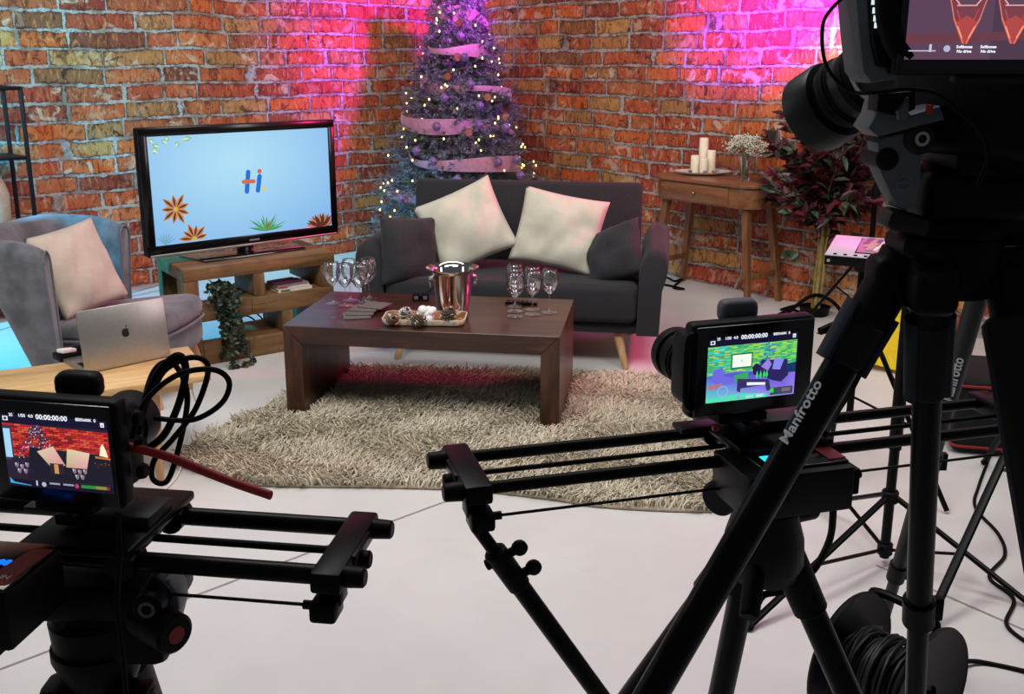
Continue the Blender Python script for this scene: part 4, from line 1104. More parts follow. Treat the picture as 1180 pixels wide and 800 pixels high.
br.build('branches', M['twig'], pt); leaf_mesh('foliage', lv, pt, M['leaf'])

# ------------------------------------------------------------------ background stand, console on a tripod, yellow carton, kit bag
ls = thing('light_stand', 'black light stand pole rising in front of the brick wall behind the red-leaved plant', 'stand', (2.12, 5.80, 0))
mb = MB(); mb.cyl((0, 0, .10), (0, 0, .85), .016, .016, 14); mb.build('lower_tube', M['black_metal'], ls)
mb = MB(); mb.cyl((0, 0, .8), (0, 0, 2.0), .012, .012, 14); mb.build('upper_tube', M['black_metal'], ls)
mb = MB(); mb.cyl((0, 0, .80), (0, 0, .87), .022, .022, 14, .003); mb.cyl((.02, 0, .835), (.05, 0, .835), .009, .012, 10); mb.build('clamp_collar', M['black'], ls)
for k in range(3):
    a = k * 2.094 + .4; mb = MB(); mb.tube([(.016 * math.cos(a), .016 * math.sin(a), .50), (.36 * math.cos(a), .36 * math.sin(a), .01)], .009, 8); mb.tube([(.016 * math.cos(a), .016 * math.sin(a), .13), (.19 * math.cos(a), .19 * math.sin(a), .245)], .005, 6); mb.build('leg', M['black_metal'], ls)
DV = at(1000, 294, 3.45)
dvs = thing('tripod_stand', 'small black tripod holding the pale control panel, behind the big camera tripod', 'tripod', (DV.x + .02, DV.y + .10, 0))
mb = MB(); mb.cyl((0, 0, .30), (0, 0, DV.z - .075), .013, .013, 12); mb.cyl((0, 0, .64), (0, 0, .72), .022, .022, 12, .003); mb.build('column', M['black_metal'], dvs)
mb = MB(); mb.cyl((0, 0, DV.z - .078), (0, 0, DV.z - .038), .03, .035, 16, .003); mb.build('head_plate', M['black'], dvs)
for k in range(3):
    a = k * 2.094 + 3.5; mb = MB(); mb.tube([(.015 * math.cos(a), .015 * math.sin(a), .70), (.38 * math.cos(a), .38 * math.sin(a), .012)], .010, 8); mb.tube([(.013 * math.cos(a), .013 * math.sin(a), .36), (.22 * math.cos(a), .22 * math.sin(a), .30)], .005, 6); mb.build('leg', M['black_metal'], dvs)
dv = thing('control_panel', 'pale pinkish video control panel with a built-in screen on the small tripod', 'control panel', (DV.x + .085, DV.y + .10, DV.z - .036), R(-27))
mb = MB(); dM = TR((0, 0, .034), (R(9), 0, 0))
mb.box((0, 0, -.014), (.36, .23, .036), bev=.003, M=dM); mb.build('housing', M['black'], dv)
mb = MB(); mb.box((0, 0, .0055), (.358, .228, .004), bev=.001, M=dM); mb.build('top_plate', M['pink_panel'], dv)
mb = MB(); mb.box((.035, .008, .0082), (.235, .17, .003), bev=.001, M=dM); mb.build('screen_frame', M['gloss_black'], dv)
P = Pic(.225, .16, .0002); rng = random.Random(4)
P.rect(0, 0, 1, 1, '#8a6a70', 0)
for i in range(26):
    u = rng.random() * .95; w = rng.uniform(.03, .1); v = rng.random() * .6; P.poly([(u, v), (u + w, v), (min(1, u + w + .08), min(1, v + .5)), (min(.99, u + .06), min(1, v + .5))], rng.choice(['#b68a86', '#d8b6b0', '#4a4258', '#c77a70', '#e8d2c8', '#5a5a78']), 1 + i)
pso = P.build('screen', M['lit'], dv); pso.matrix_local = dM @ TR((.035, .008, .0100), (-PI / 2, 0, 0))
mb = MB()
for i in range(4): mb.box((-.145 + .035 * i, -.105, .0085), (.012, .008, .005), M=dM)
mb.build('buttons', M['black'], dv)
mb = MB(); mb.box((-.02, -.1155, -.012), (.022, .001, .018), M=dM); mb.build('maker_label', M['white_text'], dv)
mb = MB(); mb.cyl(dM @ V((-.165, -.1145, -.014)), dM @ V((-.165, -.1165, -.014)), .006, .006, 12); mb.build('screw', M['silver'], dv)

# yellow carton
yb0, yb1 = on(997, 420), on(1022, 429); yv = (yb1 - yb0); Y_RZ = R(-35)
yc = thing('yellow_carton', 'tall yellow carton with red lettering standing behind the big camera tripod', 'carton', (1.945, 5.02, 0), Y_RZ, rot=(R(-4), R(7), Y_RZ))
mb = MB(); mb.box((0, 0, .36), (.20, .13, .66), bev=.003, seg=1); mb.build('box', M['yellow'], yc)
text_mesh('red_lettering', 'ss', .115, M['red_text'], yc, face_M((-.045, -.0655, .28), (1, 0, .0), (0, 0, 1)))
mb = MB(); mb.box((-.055, -.0658, .075), (.045, .001, .035)); mb.build('white_label', M['white_text'], yc)
mb = MB()
for i in range(7): mb.box((-.072 + .0055 * i, -.0665, .078), (.0028 if i % 2 else .0015, .0006, .02))
mb.build('bar_marks', M['black'], yc)
# black kit bag with red piping
kb = thing('kit_bag', 'black equipment bag with red piping on the floor at the right edge', 'bag', (2.22, 3.98, 0), R(-14))
mb = MB(); mb.box((0, 0, .165), (.72, .40, .32), bev=.03, seg=3); mb.build('body', M['bag'], kb)
mb = MB()
for z in (.035, .295): mb.tube([(x, y, z) for x, y in rr(.724, .404, .03)], .006, 6, closed=True)
mb.build('red_piping', M['red_pl'], kb)
mb = MB(); mb.box((0, -.205, .17), (.4, .02, .16), bev=.01); mb.build('pocket', M['bag'], kb)
mb = MB(); mb.tube([(-.15, 0, .325), (-.13, 0, .38), (.13, 0, .38), (.15, 0, .325)], .011, 8, 6); mb.build('handle', M['bag'], kb)
# floor cables on the right
def cable(name, pts, r, lab, m='rubber', grp=None):
    mb = MB(); mb.tube(pts, r, 8, 8); return tag(mb.build(name, M[m]), lab, 'cable', grp)
cable('floor_cable', [on(x, y, .006) for x, y in ((1143, 520), (1128, 560), (1124, 585), (1150, 615), (1158, 640), (1140, 665), (1168, 690), (1160, 720), (1190, 745))], .006, 'thin black cable wriggling over the white floor at the right edge')
def oz(x, y, z): return on(x, y, z)
cable('coiled_cable', [oz(905, 366, .02), oz(918, 352, .07), oz(940, 340, .13), oz(962, 350, .08), oz(978, 374, .01)], .012, 'thick black cable arching on the floor before the plant', grp=None)
cable('floor_cable', [oz(896, 363, .008), oz(912, 357, .012), oz(930, 362, .008), oz(945, 356, .03), oz(920, 352, .015), oz(900, 357, .008)], .009, 'black cable bundled on the floor below the red-leaved plant')
cable('floor_cable', [oz(757, 324, .008), oz(768, 320, .03), oz(778, 324, .01), oz(790, 319, .015), oz(776, 331, .01), oz(788, 333, .008), oz(764, 328, .01), oz(752, 331, .008)], .008, 'black cable tangle on the floor under the console table, beside the sofa')
mb = MB(); mb.tube([oz(942, 384, .006), oz(985, 381, .006)], .012, 6, flat=(.003, .016)); tag(mb.build('floor_tape', M['red_pl']), 'strip of red tape on the floor behind the middle camera', 'tape')
# ------------------------------------------------------------------ helpers for the camera gear
def foot_through(A, px, py, spread, tmax=9.0, zf=0.0):
    """floor point of a leg that leaves A, is seen crossing pixel (px,py) and splays by tan = spread"""
    r = _ray(px, py); best = None
    for i in range(1, 900):
        t = .4 + i * .005; p = V((0, 0, CAMH)) + r * t
        dz = A.z - p.z
        if dz < .05 or t > tmax: continue
        e = abs(math.hypot(p.x - A.x, p.y - A.y) / dz - spread)
        if best is None or e < best[0]: best = (e, p)
    p = best[1]; k = (A.z - zf) / (A.z - p.z)
    return A + (p - A) * k
def tri_leg(root, A, B, r, loc, cuts=(.5,), m='black_metal', clamp='black', m2=None, name='leg'):
    """telescopic leg from A to B (world); collars at the cut fractions"""
    a, b = A - loc, B - loc; mb = MB(); ks = [0] + list(cuts) + [1]
    for i in range(len(ks) - 1):
        mb.cyl(a.lerp(b, ks[i]), a.lerp(b, ks[i + 1]), r * (1 - .14 * i), seg=20)
    lg = mb.build(name, [M[m]], root)
    for i, k in enumerate(cuts):
        mb = MB(); d = (b - a).normalized(); c = a.lerp(b, k)
        mb.cyl(c - d * r * 1.4, c + d * r * 1.4, r * 1.28 * (1 - .14 * i), seg=20, bev=.002)
        s_ = d.cross(V((0, 1, 0))).normalized(); mb.box(c + s_ * r * 1.35, (r * 1.1, r * .8, r * 2.0), bev=.002)
        mb.build('clamp', M[clamp], lg)
    mb = MB(); mb.ball(b + V((0, 0, .012)), (r * .9, r * .9, .012), u=14, v=8); mb.build('rubber_foot', M['rubber'], lg)
    return lg
def frac_at(A, B, yy):
    best = (9e9, .5); c, s_ = math.cos(PITCH), math.sin(PITCH)
    for i in range(4, 400):
        p = A.lerp(B, i * .0025); d = p.y * c - (p.z - CAMH) * s_
        if d < .05: continue
        e = abs(PCY - FOC * (p.y * s_ + (p.z - CAMH) * c) / d - yy)
        if e < best[0]: best = (e, i * .0025)
    return best[1]

def scene_pic(P, kind):
    rng = random.Random(3)
    if kind == 'sofa':
        P.rect(0, 0, 1, 1, '#1a1624', 0); P.rect(0, .0, 1, .88, '#2a1f30', 1)
        for j in range(15):
            v0 = .43 + j * .03; off = (j % 2) * .03
            for i in range(15):
                u0 = i * .068 + off - .02; u1 = u0 + .062
                u0, u1 = max(0, u0), min(1, u1)
                if u1 <= u0 or v0 > .86: continue
                mid = abs(u0 - .32) < .16
                P.rect(u0, v0 + (u0) * -.04, u1, v0 + .025 - u0 * .04, rng.choice(['#c23020', '#a81f22', '#d8402a', '#8a1a1c', '#e05a3a', '#c02038']), 2)
        P.rect(0, .36, .085, .84, '#3a3550', 4); P.rect(.005, .40, .07, .80, '#a8d8f8', 5)
        for i in range(150):
            t = rng.random(); v = .42 + .46 * t; w = .03 + .17 * (1 - t); u = .32 + rng.uniform(-w, w); s = rng.uniform(.006, .016)
            P.disc(u, v, s, rng.choice(['#3a3048', '#4a3a58', '#2c2838', '#584a62']), 6, 6)
        for i in range(60):
            t = rng.random(); v = .4 + .46 * t; w = .03 + .18 * (1 - t); P.disc(.32 + rng.uniform(-w, w), v, .0045, '#f4f0ff', 7, 6)
        P.poly([(.2, .20), (.24, .56), (.92, .53), (1.0, .45), (1.0, .12), (.2, .12)], '#1d1b2a', 8)
        P.poly([(.31, .51), (.47, .60), (.57, .34), (.42, .32)], ['#d9c9a8', '#e6bcb0', '#e08c98', '#b8a890'], 9)
        P.poly([(.60, .58), (.81, .54), (.77, .32), (.575, .32)], ['#d8cfa4', '#e4d0b0', '#e59aa4', '#bdb088'], 9)
        P.rect(.42, .22, .55, .36, '#30242a', 10); P.rect(.46, .22, .50, .35, '#c79a58', 11)
        P.poly([(.02, .2), (.06, .4), (.18, .4), (.26, .2)], '#28203a', 9)
        for g, (cx, cy) in enumerate([(.1, .33), (.15, .31), (.2, .34), (.12, .25), (.18, .25), (.65, .31), (.70, .30), (.75, .31), (.67, .23), (.72, .23)]):
            P.poly([(cx - .02, cy), (cx + .02, cy), (cx + .015, cy - .05), (cx, cy - .07), (cx - .015, cy - .05)], '#8a7484', 12); P.rect(cx - .012, cy - .03, cx - .006, cy, '#f4eaf4', 13)
        P.poly([(.9, .52), (.92, .65), (.94, .68), (.965, .6), (.98, .5)], '#fff4d0', 9); P.poly([(.86, .51), (1, .49), (1, .47), (.86, .48)], '#c87838', 9)
        for i in range(14): P.disc(.84 + rng.random() * .14, .36 + rng.random() * .08, .008, rng.choice(['#5a3038', '#803a30', '#2a2028']), 9, 6)
    elif kind == 'false':
        P.rect(0, 0, 1, .88, '#58c878', 0)
        for j in range(24):
            for i in range(16):
                u0 = i / 16 + (j % 2) * .02; v0 = .42 + j * .0196
                k = u0; c = ('#3ac8d8' if k < .2 else '#58d890' if k < .45 else '#9ad848' if k < .68 else '#3a78b0' if k < .72 else '#7ed858')
                c = rng.choice([c, c, '#40a860', '#c8d850', '#2a9a8a']); P.rect(min(u0, .99), v0, min(1, u0 + .055), v0 + .014, c, 1)
        P.poly([(0, 0), (0, .42), (.3, .46), (.7, .42), (1, .46), (1, 0)], ['#60e0c8', '#5a60d8', '#6a78e0', '#4a48c0', '#8a70e8', '#9a80f0'], 2)
        for i in range(60): 
            t = rng.random(); P.disc(.66 + rng.uniform(-.07, .07) * (1.2 - t), .5 + .38 * t, .012, rng.choice(['#2a68a8', '#3a98b8', '#1c4a88', '#58c8a0']), 3, 6)
        P.rect(.26, .50, .50, .74, '#206850', 4); P.rect(.275, .525, .487, .72, '#f4fff0', 5); P.disc(.38, .62, .012, '#b0e0c0', 6)
        P.poly([(.58, .36), (.60, .60), (.9, .58), (.92, .32), (.84, .22), (.74, .26)], '#2c2460', 6)
        P.poly([(.60, .50), (.68, .62), (.72, .52), (.68, .42)], '#9a80e8', 7); P.poly([(.73, .44), (.75, .62), (.86, .58), (.82, .42)], '#8a8af0', 7)
        P.poly([(.50, .50), (.54, .56), (.6, .52), (.6, .36), (.52, .38)], '#231d50', 6)
        P.poly([(.05, .34), (.07, .52), (.17, .54), (.2, .40), (.3, .36), (.28, .26), (.1, .28)], '#6f6ae0', 6)
        P.poly([(.3, .40), (.46, .44), (.46, .3), (.32, .28)], '#3aa860', 5); P.poly([(.34, .34), (.70, .28), (.73, .10), (.68, .10), (.66, .2), (.38, .18), (.38, .12), (.34, .14)], '#3a3068', 8); P.poly([(.45, .27), (.66, .24), (.66, .2), (.45, .22)], '#f0f4ff', 9)
        for u in (.56, .6, .64, .67): P.poly([(u - .015, .36), (u, .44), (u + .015, .36), (u, .30)], '#40d870', 9)
        for i in range(26): a = i * .24; P.disc(.18 + .055 * math.cos(a), .16 + .085 * math.sin(a), .006, '#a8b8ff', 9, 6)
        P.poly([(0, .0), (0, .06), (.4, .1), (.68, .06), (.68, 0)], '#58e0b8', 7); P.poly([(.02, .28), (.18, .30), (.14, .22), (.02, .2)], '#b07888', 8)
        P.poly([(.88, .5), (1, .52), (1, .36), (.9, .36)], '#183868', 6)
        P.rect(.72, .02, .98, .14, '#3a4a58', 10); P.rect(.72, .06, .76, .13, '#30e048', 11)
    elif kind == 'glasses':
        P.rect(0, 0, 1, 1, '#4e3a4c', 0); P.rect(0, .0, .5, 1, '#5c4258', 1); P.poly([(0, .14), (1, .2), (1, .27), (0, .23)], '#6a3c48', 2)
        for cx in (.345, .625, .905):
            W = .125
            P.poly([(cx - W * .9, 1), (cx + W * .9, 1), (cx + W, .66), (cx + W * .62, .36), (cx + .012, .14), (cx - .012, .14), (cx - W * .62, .36), (cx - W, .66)], '#5e4656', 3)
            P.poly([(cx - W * .98, .64), (cx - W * .45, .50), (cx, .46), (cx + W * .45, .50), (cx + W * .98, .64), (cx + W * .6, .36), (cx + .010, .15), (cx - .010, .15), (cx - W * .6, .36)], '#7a3f4c', 4)
            P.poly([(cx - W * .5, .34), (cx, .40), (cx + W * .5, .34), (cx + .012, .15), (cx - .012, .15)], '#b04a4a', 5)
            for s in (-1, 1):
                P.capsule((cx + s * W * .9, 1), (cx + s * W, .66), .0035, '#d89a98', 6); P.capsule((cx + s * W, .66), (cx + s * W * .6, .37), .0035, '#e07a70', 6); P.capsule((cx + s * W * .6, .37), (cx + s * .01, .15), .005, '#e8705c', 6)
                P.capsule((cx + s * W * .95, .63), (cx + s * W * .4, .50), .004, '#f0a8a8', 7); P.capsule((cx + s * W * .5, .45), (cx + s * W * .15, .28), .004, '#c04440', 6)
                P.capsule((cx + s * .02, .2), (cx + s * .05, .30), .004, '#ff9a80', 7)
            P.capsule((cx - W * .5, .49), (cx + W * .4, .49), .004, '#e8a0a0', 7); P.capsule((cx - .05, .84), (cx - .015, .70), .006, '#fff6f4', 8); P.capsule((cx + .03, .60), (cx + .045, .56), .006, '#ffe8e8', 8); P.disc(cx + .05, .86, .007, '#fff6f4', 8); P.capsule((cx - W * .85, .93), (cx + W * .85, .94), .003, '#f08878', 7)
        P.rect(.0, .075, .18, .085, '#c8c8d8', 8); P.rect(.14, .07, .155, .14, '#c8c8d8', 8); P.disc(.245, .10, .02, '#b8b4d0', 8)

LW = M['lit_text']
def cam_text(parent, y, x, z, items):
    for body, u, v, s in items: text_mesh('screen_text', body, s, LW, parent, face_M((x + u, y, z + v), (1, 0, 0), (0, 0, 1)), depth=0, bold=s * .02)

def make_cinema_camera(label, origin, rz, kind, lens_len, red_led, hx=-.002, scx=-.004):
    """origin: middle of the lower rear edge; y runs forward, away from the operator"""
    root = thing('video_camera', label, 'camera', origin, rz)
    mb = MB(); mb.box((-.004, .034, .046), (.116, .058, .084), bev=.012, seg=3); mb.build('body', M['black'], root)
    mb = MB(); mb.box((0, -.004, .058), (.148, .022, .104), bev=.006, seg=3); mb.build('rear_housing', M['dark_grey'] if False else M['black'], root)
    mb = MB(); mb.box((0, -.0155, .058), (.140, .004, .098), bev=.0018); mb.build('display_bezel', M['gloss_black'], root)
    sw, sh = .1065, .0700; cx, cz = scx, .059
    P = Pic(sw, sh, .00004); scene_pic(P, kind)
    P.rect(0, .88, 1, 1, '#14122e', 20)
    P.rect(.02, .915, .07, .975, '#f0f0ff', 21); P.rect(.032, .928, .058, .962, '#14122e', 22)
    P.rect(.94, .915, .975, .975, '#f0f0ff', 21); P.rect(.95, .93, .965, .945, '#14122e', 22)
    if kind == 'sofa':
        P.rect(0, 0, 1, .10, '#15122a', 20); P.disc(.345, .055, .022, '#b0b8d0', 21); P.rect(.27, .03, .285, .10, '#c8ccd8', 21)
        P.rect(.40, .065, .50, .09, '#9aa0b8', 21); P.rect(.53, .065, .63, .09, '#9aa0b8', 21)
        P.rect(.70, .05, .84, .095, '#2f8a3a', 21); P.rect(.84, .05, .97, .095, '#8a8a3a', 21); P.rect(.94, .05, .97, .095, '#8a3030', 22); P.disc(.66, .07, .02, '#c83868', 21)
        P.poly([(.02, .04), (.02, .12), (.06, .06), (.22, .03), (.22, .02)], '#4aa0d8', 21)
    else:
        P.disc(.36, .05, .02, '#90a8d0', 21); P.rect(.44, .02, .53, .06, '#a8d8f0', 21); P.rect(.56, .02, .64, .06, '#c8e0ff', 21); P.rect(.85, .06, .95, .12, '#7a6a78', 21)
    scr = P.build('screen', M['lit'], root, (cx, -.0177, cz))
    T = '00:00:00:00'
    items = [(T, -.0 if kind != 'sofa' else -.001, .0345, .0068), ('35', -.042, .0348, .0042), ('1/50', -.031, .0348, .0042), ('4.0', -.022, .0348, .0042), ('800', .026, .0348, .0042), ('5600K', .034, .0348, .0036), ('0', .042, .0348, .0042)]
    for body, u, v, s in items:
        text_mesh('characters', body, s, LW, scr, face_M((u, -.0012, v), (1, 0, 0), (0, 0, 1)), depth=0, bold=s * .02)
    # rear grip line and cage rail at the side
    mb = MB(); mb.tube([(-.071, -.012, .10), (-.078, -.012, .09), (-.078, -.012, .03), (-.071, -.012, .016)], .0035, 8, 5); mb.build('cage_rail', M['black_metal'], root)
    mb = MB()
    for i in range(3): mb.cyl((.076, .012 + .0 * i, .035 + .026 * i), (.083, .012, .035 + .026 * i), .008, .007, 14, .0015)
    mb.build('port_cover', M['rubber'], root)
    mb = MB(); mb.box((hx, .022, .112), (.044, .024, .026), bev=.009, seg=3); mb.build('top_hump', M['slate_grey'] if kind == 'false' else M['black'], root)
    # lens
    lp = [(.0005, .0), (.027, .0), (.027, .006), (.029, .008), (.029, .028), (.027, .030), (.027, .034), (.030, .037), (.031, lens_len - .004), (.030, lens_len), (.0275, lens_len), (.0265, lens_len - .008), (.0005, lens_len - .012)]
    Ml = TR((-.030 if kind == 'false' else .004, .062, .042), (-PI / 2, 0, 0))
    mb = MB(); mb.lathe(lp, 36, Ml); ln = mb.build('lens', M['black'], root, smooth=35)
    mb = MB(); mb.lathe([(.0294, .011), (.0304, .012), (.0304, .025), (.0294, .026)], 36, Ml, loop=True); mb.build('focus_ring', M['rubber'], ln, smooth=35)
    mb = MB(); mb.lathe([(.0005, lens_len - .008), (.018, lens_len - .007), (.026, lens_len - .009)], 28, Ml, cap1=False); mb.build('front_glass', M['smoked'], ln)
    mb = MB(); mb.box((0, .03, -.005), (.06, .06, .010), bev=.002); mb.build('mounting_plate', M['black_metal'], root)
    if red_led:
        mb = MB(); mb.cyl((-.045, -.018, -.004), (-.045, -.022, -.004), .004, .004, 12); mb.build('red_button', M['red_pl'], root)
    return root

def make_slider(label, p0, p1, spread, r, carr, box_kind, flip):
    """two-rail slider, p0/p1 the ends of its centre line (world, at rail height)"""
    d = (p1 - p0); L = d.length; rz = math.atan2(d.y, d.x)
    root = thing('camera_slider', label, 'camera slider', p0, rz)
    for s in (-1, 1):
        mb = MB(); mb.cyl((-.01, s * spread / 2, 0), (L + .01, s * spread / 2, 0), r, seg=20); mb.build('rail', M['black_metal'], root)
    mb = MB(); mb.cyl((-.005, .004, -.003), (L, .004, -.003), r * .42, seg=12); mb.build('drive_belt', M['rubber'], root)
    for x, sg in ((0, -1), (L, 1)):
        mb = MB(); mb.box((x, 0, .0), (.030, spread + .036, .022), bev=.004); mb.box((x + sg * .012, 0, .004), (.012, spread * .55, .010), bev=.002); eb = mb.build('end_bracket', M['black_metal'], root)
        for s in (-1, 1):
            mb = MB(); mb.cyl((x + sg * .012, s * spread / 2, 0), (x + sg * .034, s * spread / 2, 0), .0105, .0095, 18, .002); mb.build('end_knob', M['black'], eb)
        mb = MB(); mb.cyl((x + sg * .012, s * .006 - .01, -.006), (x + sg * .026, -.004, -.006), .009, .009, 14, .002); mb.build('pulley', M['rubber'], eb)
        mb = MB(); mb.box((x, -spread / 2 + .006, -.018), (.022, .024, .024), bev=.003); mb.box((x + sg * -.004, -spread / 2 - .004, -.031), (.026, .030, .020), bev=.004); mb.build('foot_block', M['black_metal'], eb)
    mb = MB(); mb.cyl((.01, -spread / 2 - .004, -.030), (L - .01, -spread / 2 - .004, -.030), .0017, seg=8)
    for x in (.012, L - .012): mb.cyl((x, -spread / 2 - .004, -.030), (x + (.014 if x < .1 else -.014), -spread / 2 - .004, -.030), .0045, seg=10)
    mb.build('tension_rod', M['black_metal'], root)
    mb = MB(); mb.box((carr, 0, .016), (.115, spread + .04, .010), bev=.003); mb.box((carr, .0, .004), (.09, spread - .02, .016), bev=.002)
    for sx in (-1, 1):
        for sy in (-1, 1): mb.cyl((carr + sx * .042, sy * spread / 2 - .013, -.0), (carr + sx * .042, sy * spread / 2 + .013, 0), r + .006, seg=16)
    ca = mb.build('carriage', M['black_metal'], root)
    mb = MB(); mb.box((carr - .072, .015, .020), (.05, .028, .006), bev=.0025); mb.box((carr + .02, 0, .027), (.07, .05, .013), bev=.003); mb.box((carr - .028, -.005, .030), (.02, .06, .012), bev=.002); mb.build('quick_release', M['dark_grey'], ca)
    return root, L, rz

# ------------------------------------------------------------------ middle camera on its slider
ms0 = (V((-.064, 1.027, 1.17)) + V((-.033, .945, 1.17))) / 2; ms1 = (V((.633, 1.209, 1.17)) + V((.600, 1.128, 1.17))) / 2
msl, mL, mrz = make_slider('black two-rail slider carrying the middle camera, its end reaching over the rug', ms0, ms1, .085, .0068, .345, 0, 1)
mS = Matrix.Translation(ms0) @ Matrix.Rotation(mrz, 4, 'Z'); 
def mw(x, y, z): return mS @ V((x, y, z))
mb = MB(); mb.box((.335, -.070, -.016), (.125, .085, .05), bev=.004); cbx = mb.build('motor_unit', M['dark_grey'], msl)
mb = MB(); mb.box((.345, -.067, .0105), (.10, .07, .004), bev=.001); mb.build('control_face', M['gloss_black'], cbx)
mb = MB(); mb.box((.318, -.077, .0128), (.024, .014, .001)); mb.build('display', M['cyan_lcd'], cbx)
mb = MB(); mb.box((.385, -.073, .0128), (.020, .045, .001)); mb.build('red_label', M['red_pl'], cbx)
text_mesh('maker_script', 'rhino', .014, M['black'], cbx, face_M(V((.305, -.1128, -.016)), (1, 0, 0), (0, 0, 1)))
mb = MB(); mb.box((.41, -.070, -.018), (.012, .05, .03), bev=.002); mb.cyl((.412, -.080, -.016), (.425, -.080, -.016), .005, .005, 10); mb.build('cable_socket', M['black'], cbx)
cB = mw(.325, -.012, .034)
mc = at(857, 477, 1.03)
make_cinema_camera('middle video camera on the slider, its screen showing the set in false green and blue', V((mc.x, mc.y, mc.z)), R(17.5), 'false', .050, True)
# tripod under the slider
mA = V((.305, 1.11, 1.03)); mA = mw(.36, .0, 0); mA.z = 1.02
mtl = V((mA.x, mA.y, 0))
mt = thing('tripod', 'black tripod with a round pan knob under the middle slider', 'tripod', mtl)
hd = MB(); hd.cyl((0, 0, 1.135), (0, 0, 1.155), .04, .04, 28, .003); hd.cyl((0, 0, 1.085), (0, 0, 1.137), .030, .034, 28); hd.box((0, 0, 1.10), (.07, .05, .05), bev=.01); hd.build('fluid_head', M['black'], mt)
hd = MB(); hd.lathe([(.0005, 1.0), (.040, 1.0), (.048, 1.02), (.046, 1.05), (.036, 1.085), (.0005, 1.085)], 28); hd.build('bowl', M['dark_grey'], mt)
kn = at(826, 576, 1.02) - mtl; kd = V((.5, .55, .06)).normalized()
hd = MB(); hd.cyl(kn, kn + kd * .042, .0205, .0205, 28, .0025); hd.cyl(kn + kd * .05, V((-.005, 0, 1.10)), .012, .012, 14); kb_ = hd.build('pan_knob', M['dark_grey'], mt)
hd = MB(); hd.cyl(kn + kd * .041, kn + kd * .052, .0165, .0165, 28, .001); hd.build('red_ring', M['red_pl'], kb_)
kn2 = at(927, 590, 1.10) - mtl; hd = MB(); hd.cyl(kn2 - V((.03, .0, 0)), kn2 + V((.015, .02, 0)), .0175, .0175, 24, .002); hd.build('tilt_knob', M['black'], mt)
for (px, py, nm) in ((780, 732, 0), (830, 800, 0), (977, 800, 0)):
    A = mA + V((0, 0, 0)); A2 = A
    for _ in range(4):
        B_ = foot_through(A2, px, py, {780: .30, 830: .26, 977: .34}[px]); o = (B_ - A); o.z = 0; A2 = A + o.normalized() * .030
    lg = tri_leg(mt, A2, B_, .0165, mtl, (.30, .62))
    mb = MB(); q = A2 - mtl; dd = (B_ - A2).normalized(); mb.cyl(q - dd * .02, q + dd * .075, .022, .021, 18, .003); mb.box(q - dd * .012, (.036, .036, .05), bev=.008); mb.build('hinge', M['black'], lg)
ha = at(872, 640, 1.06) - mtl; hb = at(863, 712, 1.0) - mtl
mb = MB(); mb.cyl((0, 0, 1.03), ha, .007, .007, 12); mb.cyl(ha, hb, .0125, .0115, 16, .003); mb.build('pan_handle', M['rubber'], mt)
# support leg at the free end of the slider
sa = mw(0, -.0465, -.040); sb = foot_through(sa, 690, 800, .62)
spl = V((sb.x, sb.y, 0)); sp = thing('support_leg', 'thin black telescopic support leg under the free end of the middle slider', 'support leg', spl)
mb = MB(); k1 = .22
best = 9e9
for i in range(8, 200):
    p = sa.lerp(sb, i * .0025); c, s_ = math.cos(PITCH), math.sin(PITCH); dp = p.y * c - (p.z - CAMH) * s_; yy = PCY - FOC * (p.y * s_ + (p.z - CAMH) * c) / dp
    if abs(yy - 655) < best: best = abs(yy - 655); k1 = i * .0025
mb.cyl(sa - spl, (sa - spl).lerp(sb - spl, k1), .0072, seg=14); mb.build('upper_tube', M['black_metal'], sp)
mb = MB(); mb.cyl((sa - spl).lerp(sb - spl, k1 - .004), sb - spl, .0105, seg=16); mb.build('lower_tube', M['black_metal'], sp)
c1 = (sa - spl).lerp(sb - spl, k1 - .006); dd = (sb - sa).normalized(); sd = dd.cross(V((0, 1, 0))).normalized()
mb = MB(); mb.cyl(c1 - dd * .02, c1 + dd * .035, .0125, seg=16, bev=.002)
for k in (-.008, .022):
    mb.cyl(c1 + dd * k, c1 + dd * k + sd * .024, .005, seg=10); mb.ball(c1 + dd * k + sd * .024, (.009, .006, .009), u=12, v=8)
mb.cyl(c1 + dd * -.008, c1 + dd * -.008 - sd * .016, .006, seg=10); mb.build('clamp', M['black'], sp)
# cables of the middle camera
cable('camera_cable', [at(945, 382, 1.05), at(970, 372, 1.06), at(992, 372, 1.07), at(1000, 400, 1.09), at(985, 440, 1.1), at(960, 480, 1.06), at(950, 500, 1.03)], .0045, 'black cable looping from the right side of the middle camera')
cable('camera_cable', [at(958, 548, 1.06), at(960, 590, 1.08), at(955, 625, 1.1), at(935, 660, 1.12), at(905, 680, 1.1), at(880, 686, 1.1), at(872, 700, 1.12)], .0045, 'black cable hanging from the motor unit of the middle slider')

